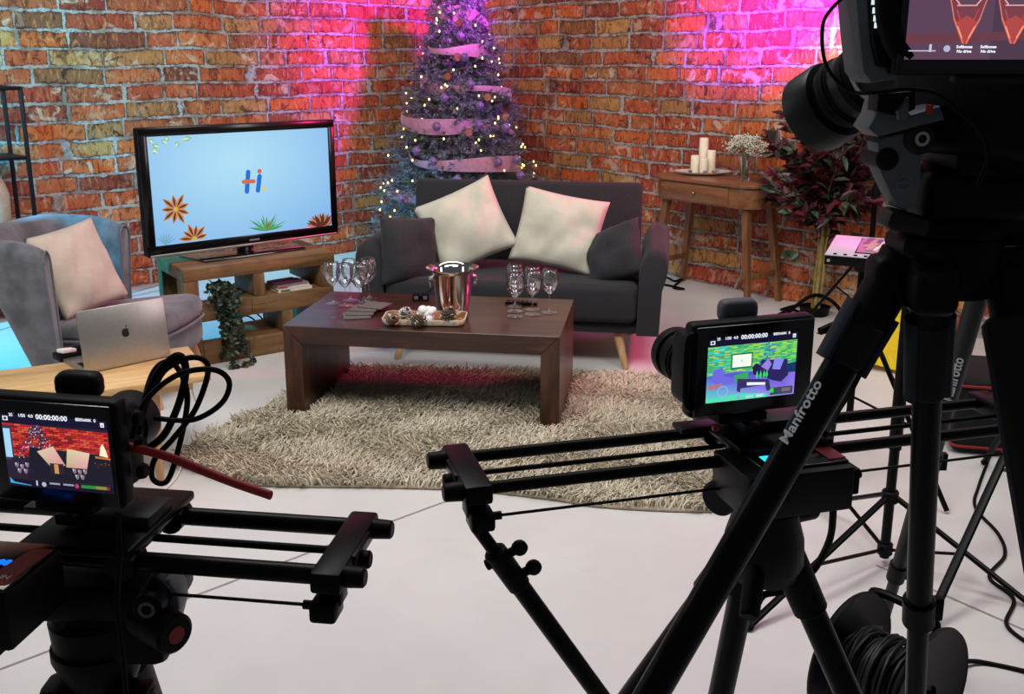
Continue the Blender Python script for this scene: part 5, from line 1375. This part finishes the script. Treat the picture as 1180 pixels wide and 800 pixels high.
# ------------------------------------------------------------------ left camera on its slider
l0, l1 = V((-.39, .972, 1.13)), V((-.160, .940, 1.13)); n0, n1 = V((-.376, .873, 1.13)), V((-.165, .842, 1.13))
e1 = (l1 + n1) / 2; dr_ = ((l1 - l0) + (n1 - n0)).normalized(); e0 = e1 - dr_ * .64
lsl, lL, lrz = make_slider('black two-rail slider carrying the left camera, its end pointing at the middle of the frame', e0, e1, .098, .0095, .395, 0, 1)
lS = Matrix.Translation(e0) @ Matrix.Rotation(lrz, 4, 'Z')
def lw_(x, y, z): return lS @ V((x, y, z))
q = lS.inverted() @ at(8, 640, .80)
mb = MB(); mb.box((q.x - .035, q.y + .0, q.z - .040), (.12, .085, .055), bev=.004); mb.box((q.x - .045, q.y, q.z - .075), (.085, .07, .03), bev=.008); lbx = mb.build('motor_unit', M['black'], lsl)
mb = MB(); mb.box((q.x - .035, q.y, q.z - .011), (.116, .081, .004), bev=.001); mb.build('control_face', M['gloss_black'], lbx)
q1 = lS.inverted() @ at(12, 643, .80)
text_mesh('display', '02:14 88', .013, M['blue_lcd'], lbx, face_M((q.x - .022, q.y + .002, q.z - .0086), (1, 0, 0), (0, 1, .0)), depth=.0002, bold=.0004)
mb = MB(); mb.prism([(q.x - .004, q.y - .034), (q.x + .020, q.y - .034), (q.x + .024, q.y + .030), (q.x + .004, q.y + .030)], .0008, TR((0, 0, q.z - .0092))); mb.build('red_label', M['red_pl'], lbx)
text_mesh('socket_text', 'IN', .009, M['white_text'], lbx, face_M((q.x + .012, q.y - .022, q.z - .0082), (1, 0, 0), (0, 1, 0)), depth=.0002)
lc_ = at(72, 581, .865)
lcam = make_cinema_camera('left video camera seen from behind, its screen framing the sofa cushions', lc_, R(-11), 'sofa', .062, False, .016, .014)
# left tripod
lA = at(142, 790, .90); lA = V((lA.x, lA.y, 0)); 
lt = thing('tripod', 'black tripod with a red-centred knob under the left slider', 'tripod', lA)
hd = MB(); hd.box((0.005, 0, 1.085), (.13, .08, .035), bev=.008); hd.box((.01, 0, 1.045), (.10, .07, .06), bev=.012); hd.cyl((-.02, 0, 1.015), (-.02, 0, 1.06), .042, .045, 28, .004); hd.build('fluid_head', M['black'], lt)
hd = MB(); hd.lathe([(.0005, .945), (.022, .945), (.030, .97), (.046, 1.015), (.046, 1.025), (.0005, 1.025)], 32, TR((-.02, 0, 0))); hd.build('bowl', M['black'], lt)
q = at(192, 697, .86) - lA
hd = MB(); hd.prism([(-.012, -.024), (.006, -.024), (.012, -.005), (.0115, .012), (.004, .024), (-.004, .022), (-.012, .010)], .03, Matrix(((1, 0, 0, q.x), (0, 0, 1, q.y), (0, 1, 0, q.z), (0, 0, 0, 1))), bev=.003); hd.build('side_plate', M['slate_grey'], lt)
q = at(169, 703, .835) - lA
hd = MB(); hd.cyl(q + V((0, .06, 0)), q, .016, .014, 20, .002); dk = hd.build('dial', M['black'], lt)
hd = MB(); hd.lathe([(.005, 0), (.008, 0), (.008, .001), (.005, .001)], 20, Matrix.Translation(q) @ TR((0, 0, 0), (PI / 2, 0, 0)), loop=True); hd.build('dial_mark', M['slate_grey'], dk)
q = at(203, 732, .83) - lA; ax = V((.78, -.6, 0)).normalized()
hd = MB(); hd.cyl(q - ax * .055, q, .0195, .0195, 28, .003); dk = hd.build('tension_knob', M['black'], lt)
hd = MB(); hd.cyl(q - ax * .001, q + ax * .0012, .0085, .0085, 20); hd.build('red_centre', M['red_pl'], dk)
for a, px in ((200, 0), (325, 0), (85, 0)):
    A = V((lA.x - .015, lA.y, .955)); o = V((math.cos(R(a)), math.sin(R(a)), 0)); A2 = A + o * .045; B_ = A + o * .40; B_.z = 0
    lg = tri_leg(lt, A2, B_, .018, lA, (.32, .65))
    mb = MB(); qq = A2 - lA; dd = (B_ - A2).normalized(); mb.cyl(qq - dd * .025, qq + dd * .06, .025, .023, 18, .003); mb.box(qq - dd * .01, (.04, .04, .05), bev=.009); mb.build('hinge', M['black'], lg)
# strap and cables of the left camera
sA, sB = at(150, 515, .86), at(312, 571, .80)
mb = MB(); mb.tube([sA, sA.lerp(sB, .3) + V((0, 0, .003)), sA.lerp(sB, .7), sB], .01, 12, 5, flat=(.0042, .0035)); tag(mb.build('red_strap', M['red']), 'dark red strap sticking out to the right from the left camera', 'strap')
def cpx(pts, y0, y1): n = len(pts); return [at(x, y, y0 + (y1 - y0) * i / (n - 1)) for i, (x, y) in enumerate(pts)]
cable('camera_cable', cpx([(160, 482), (176, 450), (192, 425), (222, 412), (240, 424), (226, 470), (200, 505), (178, 530), (176, 552), (192, 555), (205, 520), (216, 460), (205, 425), (188, 418), (172, 440), (158, 505)], .90, .92), .0028, 'black cable coiled in upright loops beside the left camera')
cable('camera_cable', cpx([(152, 505), (168, 462), (205, 432), (245, 426), (264, 440), (255, 465), (222, 484), (178, 482)], .87, .90), .0027, 'black cable looping out to the right of the left camera')
cable('camera_cable', cpx([(158, 500), (170, 455), (186, 425), (206, 410), (214, 428), (206, 465), (190, 500), (172, 516)], .885, .93), .0038, 'thick black cable arching close behind the left camera')
cable('camera_cable', cpx([(136, 590), (138, 640), (135, 700), (142, 760), (148, 830)], .80, .80), .0028, 'black cable hanging straight down in front of the left tripod head')

# ------------------------------------------------------------------ big camera and its tripod on the right
bA = at(1092, 300, 0.9266); bl_ = V((bA.x, bA.y, 0))
bt_ = thing('tripod', 'large black tripod with padded legs carrying the big camera on the right', 'tripod', bl_)
apex = V((bA.x, bA.y, bA.z - .004))
zA = bA.z
hd = MB(); hd.lathe([(.0005, zA - .03), (.042, zA - .03), (.052, zA - .012), (.05, zA + .012), (.042, zA + .026), (.0005, zA + .026)], 36); hd.build('crown', M['black'], bt_)
hd = MB(); hd.cyl((0, 0, zA + .024), (0, 0, zA + .045), .046, .042, 32, .003); hd.box((.004, .0, zA + .066), (.10, .09, .05), bev=.014, seg=3); hd.box((.016, 0, zA + .105), (.072, .09, .05), bev=.010, seg=3); hd.build('fluid_head', M['black'], bt_)
hd = MB(); hd.box((.062, .02, zA + .075), (.10, .10, .12), bev=.02, seg=3); hd.build('balance_housing', M['black'], bt_)
def px_prism(mb, pts, y, depth, bev=.002):
    P3 = [at(x, z, y) - bl_ for x, z in pts]
    mb.prism([(p.x, p.z) for p in P3], -depth, Matrix(((1, 0, 0, 0), (0, 0, 1, 0), (0, 1, 0, 0), (0, 0, 0, 1))) @ Matrix.Translation((0, 0, y - bl_.y + depth)), bev)
hd = MB(); px_prism(hd, [(1011, 165), (1020, 158), (1056, 150), (1064, 166), (1062, 205), (1058, 232), (1046, 244), (1034, 240), (1022, 216), (1013, 196)], 0.8651, 0.0287, 0.0033); sp_ = hd.build('side_plate', M['slate_grey'], bt_)
lgp = at(1041, 211, 0.8639) - bl_
hd = MB(); hd.lathe([(.0059, 0), (.0066, 0), (.0066, .0008), (.0059, .0008)], 28, Matrix.Translation(lgp) @ TR((0, 0, 0), (PI / 2, 0, 0)), loop=True); hd.build('ring_mark', M['grey_text'], sp_)
hd = MB()
for i in range(5): hd.box(lgp + V((-.0042 + .0021 * i, -.0008, .0004 * (i % 2))), (.0014, .0006, .0022))
hd.build('maker_mark', M['grey_text'], sp_)
for (px, py, y, r, ln, nm, m) in ((1062, 160, .861, .0148, .04, 'tilt_knob', 'dark_grey'), (1024, 184, .861, .0105, .045, 'drag_knob', 'black'), (1056, 286, .861, .011, .05, 'pan_lock', 'black')):
    q = at(px, py, y) - bl_; hd = MB(); hd.cyl(q + V((0, ln, 0)), q, r, r * .94, 26, .003); k_ = hd.build(nm, M[m], bt_)
    if nm == 'tilt_knob':
        hd = MB(); hd.lathe([(.0037, 0), (.0062, 0), (.0062, .002), (.0037, .002)], 24, Matrix.Translation(q) @ TR((0, 0, 0), (PI / 2, 0, 0)), loop=True); hd.build('knob_ring', M['silver'], k_)
hd = MB(); q = at(1046, 262, 0.8446) - bl_; hd.box(q + V((.008, .033, 0)), (.040, .035, .018), (0, .25, 0), bev=.007); hd.build('lock_lever', M['dark_grey'], bt_)
fl1 = foot_through(apex + V((-.058, -.014, -.012)), 751, 800, .50, tmax=1.0); fl2 = foot_through(apex + V((-.032, -.045, -.012)), 1055, 800, .36); fl3 = foot_through(apex + V((.056, -.02, -.012)), 1204, 520, .50)
for A, B_, rr_, words, tpx in ((apex + V((-.058, -.014, -.012)), fl1, .0165, True, None), (apex + V((-.032, -.045, -.012)), fl2, .0138, False, None), (apex + V((.05, -.03, -.012)), fl3, .019, False, None)):
    lg = tri_leg(bt_, A, B_, rr_, bl_, ((frac_at(A, B_, 705), .8) if rr_ < .016 else (.46, .74)) if not words else (.6, .8), m='black_metal')
    a, b = A - bl_, B_ - bl_; dd = (b - a).normalized()
    mb = MB(); mb.box(a + dd * .0, (.042, .042, .05), bev=.012, seg=3); mb.cyl(a - dd * .03, a + dd * .05, rr_ * 1.35, rr_ * 1.3, 22, .004); mb.build('hinge', M['black'], lg)
    pk, pf = (.085, 1.17) if words else ((.125, 1.38) if rr_ < .016 else (.42, 1.75))
    mb = MB(); mb.cyl(a + dd * .03, a + dd * (.03 + pk * .75), rr_ * pf, rr_ * pf * .95, 24, .006); mb.build('padding', M['bag'], lg)
    sdv = dd.cross(V((0, 1, 0))).normalized()
    mb = MB(); c_ = a + dd * (.03 + pk * .375)
    mb.tube([c_ - dd * pk * .36 - sdv * rr_ * 1.25, c_ + dd * pk * .36 - sdv * rr_ * 1.2], .008, 10, flat=(.006, .011)); mb.tube([c_ - dd * pk * .36 + sdv * rr_ * 1.25, c_ + dd * pk * .36 + sdv * rr_ * 1.2], .008, 10, flat=(.006, .011)); mb.build('padding_edge', M['blue_grey'], lg)
    if words:
        vd = (V((0, 0, CAMH)) - bl_ - (a + dd * .36)).normalized(); sx_ = -dd; upv = sx_.cross(vd).normalized() if False else vd.cross(sx_).normalized()
        vd2 = (vd - dd * vd.dot(dd)).normalized()
        upv = vd2.cross(-dd); tc = a + dd * .355 + (vd2 * .86 - upv * -.5).normalized() * (rr_ + .0006) if False else a + dd * .148 + (vd2 * .8 + vd2.cross(-dd) * .6).normalized() * (rr_ + .0005)
        nrm = (vd2 * .8 + vd2.cross(-dd) * .6).normalized(); xx = -dd; uu = nrm.cross(xx)
        MM = Matrix(((xx.x, uu.x, nrm.x, tc.x), (xx.y, uu.y, nrm.y, tc.y), (xx.z, uu.z, nrm.z, tc.z), (0, 0, 0, 1)))
        text_mesh('maker_text', 'Manfrotto', .0165, M['white_text'], lg, MM, bold=.0003)
# the camera itself
cO = V((.41, .902, 1.567)); B_RZ = R(32)
bc = thing('broadcast_camera', 'big black broadcast camera with a fat lens aimed left, upper right corner', 'camera', cO, B_RZ)
bM = (Matrix.Translation(cO) @ Matrix.Rotation(B_RZ, 4, 'Z')); bI = bM.inverted()
mb = MB(); mb.box((0, -.01, -.004), (.086, .14, .094), bev=.012, seg=3); mb.box((.041, -.074, -.016), (.107, .107, .107), bev=.016, seg=3); mb.build('body', M['black'], bc)
LF, LR = bI @ at(938, 131, 1.0578), bI @ at(1030, 72, 0.9717); LMx, LL = frame_from(LF, LR); LMx = LMx @ Matrix.Diagonal((.82, .82, .82, 1)); LL /= .82
mb = MB(); mb.lathe([(.0005, .012), (.040, .012), (.047, .0), (.052, .001), (.0515, .036), (.049, .042)], 44, LMx, cap1=False); mb.lathe([(.049, .042), (.041, .043), (.041, .05), (.0435, .052), (.043, .066), (.040, .068), (.040, .08), (.042, .082), (.042, .096), (.037, .1), (.036, LL + .03), (.0005, LL + .03)], 44, LMx, cap0=False); ln = mb.build('lens', M['lens_grey'], bc, smooth=30)
mb = MB(); mb.lathe([(.0437, .053), (.0448, .054), (.0448, .064), (.0437, .065)], 44, LMx, loop=True); mb.lathe([(.0425, .084), (.0435, .085), (.0435, .094), (.0425, .095)], 44, LMx, loop=True); mb.build('focus_ring', M['rubber'], ln, smooth=30)
mb = MB(); mb.lathe([(.0370, .101), (.0395, .102), (.0395, .107), (.0370, .108)], 44, LMx, loop=True); mb.build('mount_ring', M['silver'], ln, smooth=30)
mb = MB(); mb.lathe([(.0005, .006), (.02, .008), (.0405, .0125)], 32, LMx, cap1=False); mb.build('front_glass', M['smoked'], ln)
def bprism(mb, pts, y, depth, bev=.003, M0=None):
    P3 = [at(x, z, y) for x, z in pts]
    mb.prism([(p.x, p.z) for p in P3], -depth, bI @ Matrix(((1, 0, 0, 0), (0, 0, 1, 0), (0, 1, 0, 0), (0, 0, 0, 1))) @ Matrix.Translation((0, 0, y + depth)), bev)
mb = MB(); bprism(mb, [(982, -45), (1096, -45), (1090, 0), (1083, 24), (1070, 44), (1056, 54), (1046, 78), (1034, 92), (1004, 96), (994, 84), (989, 40)], 0.8200, 0.0492, 0.0049); vf = mb.build('viewfinder', M['slate_grey'], bc)
mb = MB(); bprism(mb, [(1000, -46), (1054, -46), (1056, 30), (1050, 70), (1030, 80), (1012, 76), (1006, 50)], 0.8134, 0.0164, 0.0033); mb.build('eyecup_recess', M['black'], vf)
mb = MB(); mb.tube([bI @ at(1024, -30, 0.8077), bI @ at(1024, 15, 0.8077), bI @ at(1032, 48, 0.8077), bI @ at(1046, 66, 0.8077)], .010, 14, 6); mb.build('eyepiece_tube', M['rubber'], vf)
mb = MB()
for y_ in (2, 12, 21, 29): mb.box(bI @ at(1006 + y_ * .12, y_, 0.8118), (.0018, .002, .0045))
mb.build('level_marks', pm('lit_marks', '#e8f4f4', .4, var=0, emit='#dff4f4', estr=.9), vf)
mb = MB(); bprism(mb, [(1058, -40), (1088, -40), (1084, 0), (1076, 26), (1060, 42), (1052, 40), (1054, 0)], 0.8118, 0.0098, 0.0025); mb.build('side_cover', M['dark_grey'], vf)
# monitor on the camera
mo = at(1146, 5, 0.7954); mon = thing('field_monitor', 'small lit monitor on the big camera showing red-tinged wine glasses close up', 'monitor', mo, R(-4))
mb = MB(); mb.box((0, .014, -.003), (.141, .022, .100), bev=.003); mb.build('housing', M['black'], mon)
mb = MB(); mb.box((0, .0005, -.003), (.139, .003, .098), bev=.001); mb.build('bezel', M['gloss_black'], mon)
P = Pic(.128, .082, .00006); scene_pic(P, 'glasses'); P.rect(.90, .09, 1, .13, '#2f6a3a', 9)
scr = P.build('screen', M['lit'], mon, (0, -.0012, 0))
for body, u, v in (('Softboxes', -.0197, -.0315), ('No drive', -.0197, -.0349), ('Softboxes', -.0017, -.0315), ('No drive', -.0017, -.0349)):
    text_mesh('characters', body, .003, LW, scr, face_M((u + .0, -.0008, v), (1, 0, 0), (0, 0, 1)), depth=0, bold=.0001)
mb = MB(); mb.box((0.016, .014, -.056), (.074, .016, .007), bev=.002); mb.build('mount_foot', M['dark_grey'], mon)
# base plate wedge and lens support
mb = MB(); bprism(mb, [(1000, 148), (1010, 132), (1016, 110), (1032, 118), (1050, 132), (1084, 122), (1090, 138), (1060, 146), (1012, 158)], 0.8610, 0.0410, 0.0025); mb.build('base_plate', M['slate_grey'], bc)
mb = MB(); bprism(mb, [(1010, 128), (1012, 108), (1056, 104), (1056, 126), (1036, 134)], 0.8446, 0.0246, 0.0025); bpk = mb.build('support_block', M['black'], bc)
q = bI @ at(1041, 131, 0.8364)
mb = MB(); bprism(mb, [(1036, 138), (1034, 128), (1040, 122), (1045, 112), (1048, 112), (1048, 130), (1044, 138)], 0.8397, 0.0066, 0.0016); mb.build('release_lever', M['slate_grey'], bc)
mb = MB(); mb.box(bI @ at(1071, 126, 0.8446), (.0033, .005, .0074)); mb.build('orange_tab', pm('orange_tab', '#b8432a', .5, var=0), bc)
cable('camera_cable', [at(984, -12, 0.8364), at(962, 6, 0.8446), at(948, 30, 0.8446), at(952, 75, 0.8446), at(978, 104, 0.8446), at(1010, 107, 0.8282), at(1045, 103, 0.82), at(1080, 108, 0.8118), at(1105, 128, 0.8036), at(1128, 150, 0.8036), at(1138, 180, 0.8036), at(1126, 215, 0.8036)], .0016, 'thin black cable looping around the lens of the big camera')

# ------------------------------------------------------------------ stands behind the big tripod
s0 = on(1018, 650, 0)
st_ = thing('light_stand', 'black light stand with spreader legs standing on the white floor behind the big tripod', 'stand', s0)
zc1 = at(1016, 572, s0.y).z; zc0 = at(1012, 632, s0.y).z; ztop = at(1046, 335, s0.y).z
mb = MB(); mb.cyl((0, 0, zc0 - .03), (0, 0, at(1030, 462, s0.y).z), .0155, seg=16); mb.cyl((0, 0, .4), (0, 0, ztop), .020, seg=16); mb.build('pole', M['black_metal'], st_)
for z0_, r_ in ((zc1, .026), (zc0, .024)):
    mb = MB(); mb.cyl((0, 0, z0_ - .02), (0, 0, z0_ + .02), r_, seg=18, bev=.003); mb.build('collar', M['black'], st_)
for k, zz in enumerate((.02, .10, .19, .25)):
    mb = MB(); mb.box((.026 + .004 * (k % 2), -.006, ztop - .04 - zz), (.035, .03, .035), (0, .2 * k, .3), bev=.006); mb.build('clamp_knob', M['black'], st_)
for (px, py) in ((863, 722), (1186, 696), (938, 581)):
    tp = on(px, py, .012) - s0; a = V((0, 0, zc1)); rad = V((tp.x, tp.y, 0)).normalized()
    mb = MB(); mb.tube([a + rad * .02, tp], .0115, 8, flat=(.008, .012)); mb.tube([V((0, 0, zc0)) + rad * .02, (a + rad * .02).lerp(tp, .55)], .006, 6, flat=(.005, .008)); lg = mb.build('leg', M['black_metal'], st_)
    mb = MB(); mb.ball(tp, (.016, .016, .012), u=12, v=8); mb.build('rubber_foot', M['rubber'], lg)
# second tripod behind, with lettering on its leg
t2 = at(1143, 285, 1.95); t2l = V((t2.x, t2.y, 0))
tt = thing('tripod', 'grey-black tripod with white lettering on one leg, behind the big tripod at the right edge', 'tripod', t2l)
A = V((t2.x, t2.y, t2.z))
hd = MB(); hd.cyl((0, 0, A.z - .03), (0, 0, A.z + .02), .05, .045, 24, .004); hd.build('crown', M['black'], tt)
for i, (px, py, sprd) in enumerate(((1022, 700, .42), (1290, 640, .42), (1195, 470, .3))):
    B_ = foot_through(A, px, py, sprd); lg = tri_leg(tt, A, B_, .021, t2l, (.45, .75), m='dark_grey' if i == 0 else 'black_metal')
    if i == 0:
        a, b = A - t2l, B_ - t2l; dd = (b - a).normalized(); vd = (V((0, 0, CAMH)) - A).normalized(); vd2 = (vd - dd * vd.dot(dd)).normalized()
        tc = a + dd * .33 + vd2 * .0216; xx = -dd; uu = vd2.cross(xx)
        MM = Matrix(((xx.x, uu.x, vd2.x, tc.x), (xx.y, uu.y, vd2.y, tc.y), (xx.z, uu.z, vd2.z, tc.z), (0, 0, 0, 1)))
        text_mesh('maker_text', 'Manfrotto', .030, M['white_text'], lg, MM, bold=.0006)
# an outlying stand whose leg comes in from the right edge
s1 = on(1178, 640, 0) + V((.17, .25, 0)); st2 = thing('light_stand', 'light stand at the right edge whose slanting leg crosses behind the big tripod', 'stand', s1)
mb = MB(); mb.cyl((0, 0, .12), (0, 0, 1.0), .015, seg=14); mb.build('pole', M['black_metal'], st2)
tq = on(1068, 722, .015); tq2 = at(1172, 500, s1.y - .12)
for i, tp in enumerate((tq - s1, V((.5, .1, .012)), V((.05, .5, .012)))):
    rad = V((tp.x, tp.y, 0)).normalized(); a = V((0, 0, .68)) + rad * .02
    mb = MB(); mb.tube([a, tp], .012, 8, flat=(.010, .014)); mb.tube([V((0, 0, .2)) + rad * .015, a.lerp(tp, .5)], .006, 6); lg = mb.build('leg', M['black_metal'], st2)
    mb = MB(); mb.ball(tp, (.016, .016, .012), u=12, v=8); mb.build('rubber_foot', M['rubber'], lg)
# ------------------------------------------------------------------ cable reel
fr = .165; cA = on(980, 758, fr + .02); cBx = cA + V((.62, -.78, 0))
axd = (cBx - cA).normalized(); wdt = .20; rc = cA + axd * (wdt / 2)
rl = thing('cable_reel', 'black drum reel wound with black cable at the bottom right', 'cable reel', (rc.x, rc.y, 0), math.atan2(axd.y, axd.x))
RY = TR((0, 0, fr + .02), (0, PI / 2, 0))
for s in (-1, 1):
    mb = MB(); z0 = s * wdt / 2
    mb.lathe([(.03, z0 - .003), (fr - .006, z0 - .004), (fr, z0 - .007), (fr + .003, z0), (fr, z0 + .007), (fr - .006, z0 + .004), (.03, z0 + .003)], 48, RY, loop=True); mb.build('flange', M['gloss_black'] if False else M['black'], rl)
mb = MB(); mb.lathe([(.0005, -wdt / 2 + .004), (.055, -wdt / 2 + .004), (.055, wdt / 2 - .004), (.0005, wdt / 2 - .004)], 32, RY); mb.build('drum', M['black'], rl)
mb = MB(); rng = random.Random(6); pts = []
for i in range(620):
    a = i * .32; t = (i / 620 * 5) % 2; t = t if t < 1 else 2 - t; rr_ = .060 + .042 * (i / 620) + rng.uniform(-.003, .003)
    pts.append(RY @ V((rr_ * math.cos(a), rr_ * math.sin(a), (t - .5) * (wdt - .035) + .012 * math.sin(a * .37) )))
mb.tube(pts, .0052, 7); mb.build('wound_cable', M['dark_grey'], rl)
mb = MB(); hq = [V((-.10, .02, .30)), V((-.115, .02, .35)), V((-.09, .02, .375)), V((.02, .02, .375)), V((.10, .02, .375)), V((.125, .02, .35)), V((.125, .02, .1)), V((.125, .02, .02))]
mb.tube([V((-.118, .13, .012)), V((-.118, .12, .2)), V((-.118, .10, .30)), V((-.10, .10, .325)), V((.0, .10, .325)), V((.05, .10, .31)), V((.06, .08, .25))], .011, 10, 5); mb.build('carry_frame', M['black_metal'], rl)
mb = MB(); mb.cyl((-.12, 0, fr + .02), (.12, 0, fr + .02), .016, seg=16, bev=.002); mb.build('axle', M['black_metal'], rl)
cable('reel_cable', [oz(1082, 752, .22), oz(1092, 738, .25), oz(1098, 745, .20), oz(1100, 762, .05), oz(1130, 763, .008), oz(1200, 778, .008)], .0065, 'black cable leaving the drum reel towards the right edge')
# ------------------------------------------------------------------ camera
cam = bpy.data.cameras.new('camera'); co = bpy.data.objects.new('camera', cam); C.objects.link(co)
co.location = (0, 0, CAMH); co.rotation_euler = (PI / 2 - PITCH, 0, 0)
cam.sensor_fit = 'HORIZONTAL'; cam.sensor_width = 36; cam.lens = FOC / 1180 * 36
cam.shift_x = 0; cam.shift_y = -(400 - PCY) / 1180; cam.clip_start = .05
bpy.context.scene.camera = co

# ------------------------------------------------------------------ lights
def aim(o, tgt): o.rotation_euler = (V(tgt) - o.location).to_track_quat('-Z', 'Y').to_euler()
def area(name, loc, tgt, sx, sy, power, col='#ffffff', spread=180):
    l = bpy.data.lights.new(name, 'AREA'); l.shape = 'RECTANGLE'; l.size = sx; l.size_y = sy; l.energy = power; l.color = lin(col); l.spread = math.radians(spread)
    o = bpy.data.objects.new(name, l); C.objects.link(o); o.location = loc; aim(o, tgt); return o
def spot(name, loc, tgt, ang, power, col, blend=.5, rad=.06):
    l = bpy.data.lights.new(name, 'SPOT'); l.energy = power; l.color = lin(col); l.spot_size = math.radians(ang); l.spot_blend = blend; l.shadow_soft_size = rad
    o = bpy.data.objects.new(name, l); C.objects.link(o); o.location = loc; aim(o, tgt); return o
area('softbox_key', (-.9, 2.4, 3.5), (-.3, 5.6, .5), 1.3, 1.0, 84, '#fffaf4')
area('softbox_fill', (1.6, 2.6, 3.4), (.6, 6.0, .6), 1.2, 1.0, 44, '#fffaf4')
area('overhead_softbox', (0, 3.2, 4.2), (.0, 3.4, 0), 3.0, 2.0, 46, '#fbfaff')
area('added_highlight_strip_left', (-3.3, 3.0, 1.9), (-.6, 4.8, .6), .5, 1.5, 22, '#f4f6ff')  # added unseen strip light, gives the wine glasses upright highlights
area('added_highlight_strip_right', (3.4, 3.4, 2.1), (.4, 4.8, .6), .5, 1.5, 18, '#fff4f4')  # second added strip out of frame, for glass highlights from the right
area('backdrop_wash', (0, 5.4, 3.9), (-.3, 9.1, 1.0), 3.6, .8, 58, '#ffe8d4')
spot('cyan_wall_spot', (-4.0, 4.9, 2.9), (-3.5, 6.1, 2.15), 52, 1300, '#20d0e8', 1.0)
spot('cyan_corner_spot', (-3.2, 5.4, 2.9), (-.15, 9.0, 1.9), 14, 420, '#30d0e0', .8)
spot('cyan_floor_spot', (-4.1, 4.5, 2.3), (-2.1, 6.35, 0), 50, 1150, '#10acdc', .3)
spot('magenta_wall_spot', (.5, 6.9, 3.0), (-1.1, 8.6, 1.9), 60, 1000, '#d010f0', 1.0)
spot('violet_tree_spot', (2.2, 5.0, 2.6), (-.3, 7.9, 1.55), 26, 420, '#a020ff', .8)
spot('violet_wall_spot', (1.7, 5.2, 2.6), (1.92, 6.64, 2.16), 48, 2900, '#b400ff', .75)
spot('pink_rim_spot', (2.1, 5.45, 1.75), (-.1, 5.25, .42), 58, 170, '#ff2880', .6, .16)
spot('white_practical', (2.3, 5.75, 2.3), (2.07, 6.40, 1.76), 17, 420, '#ffecd0', .7)
w = bpy.data.worlds.new('studio'); bpy.context.scene.world = w; w.use_nodes = True
w.node_tree.nodes['Background'].inputs[0].default_value = (.5, .52, .6, 1); w.node_tree.nodes['Background'].inputs[1].default_value = .16

sc = bpy.context.scene
sc.view_settings.view_transform = 'Standard'; sc.view_settings.look = 'None'
sc.view_settings.gamma = 1; sc.view_settings.use_curve_mapping = False; sc.view_settings.exposure = 0
sc.cycles.transparent_max_bounces = 40; sc.cycles.max_bounces = 10; sc.cycles.transmission_bounces = 10; sc.cycles.use_denoising = True
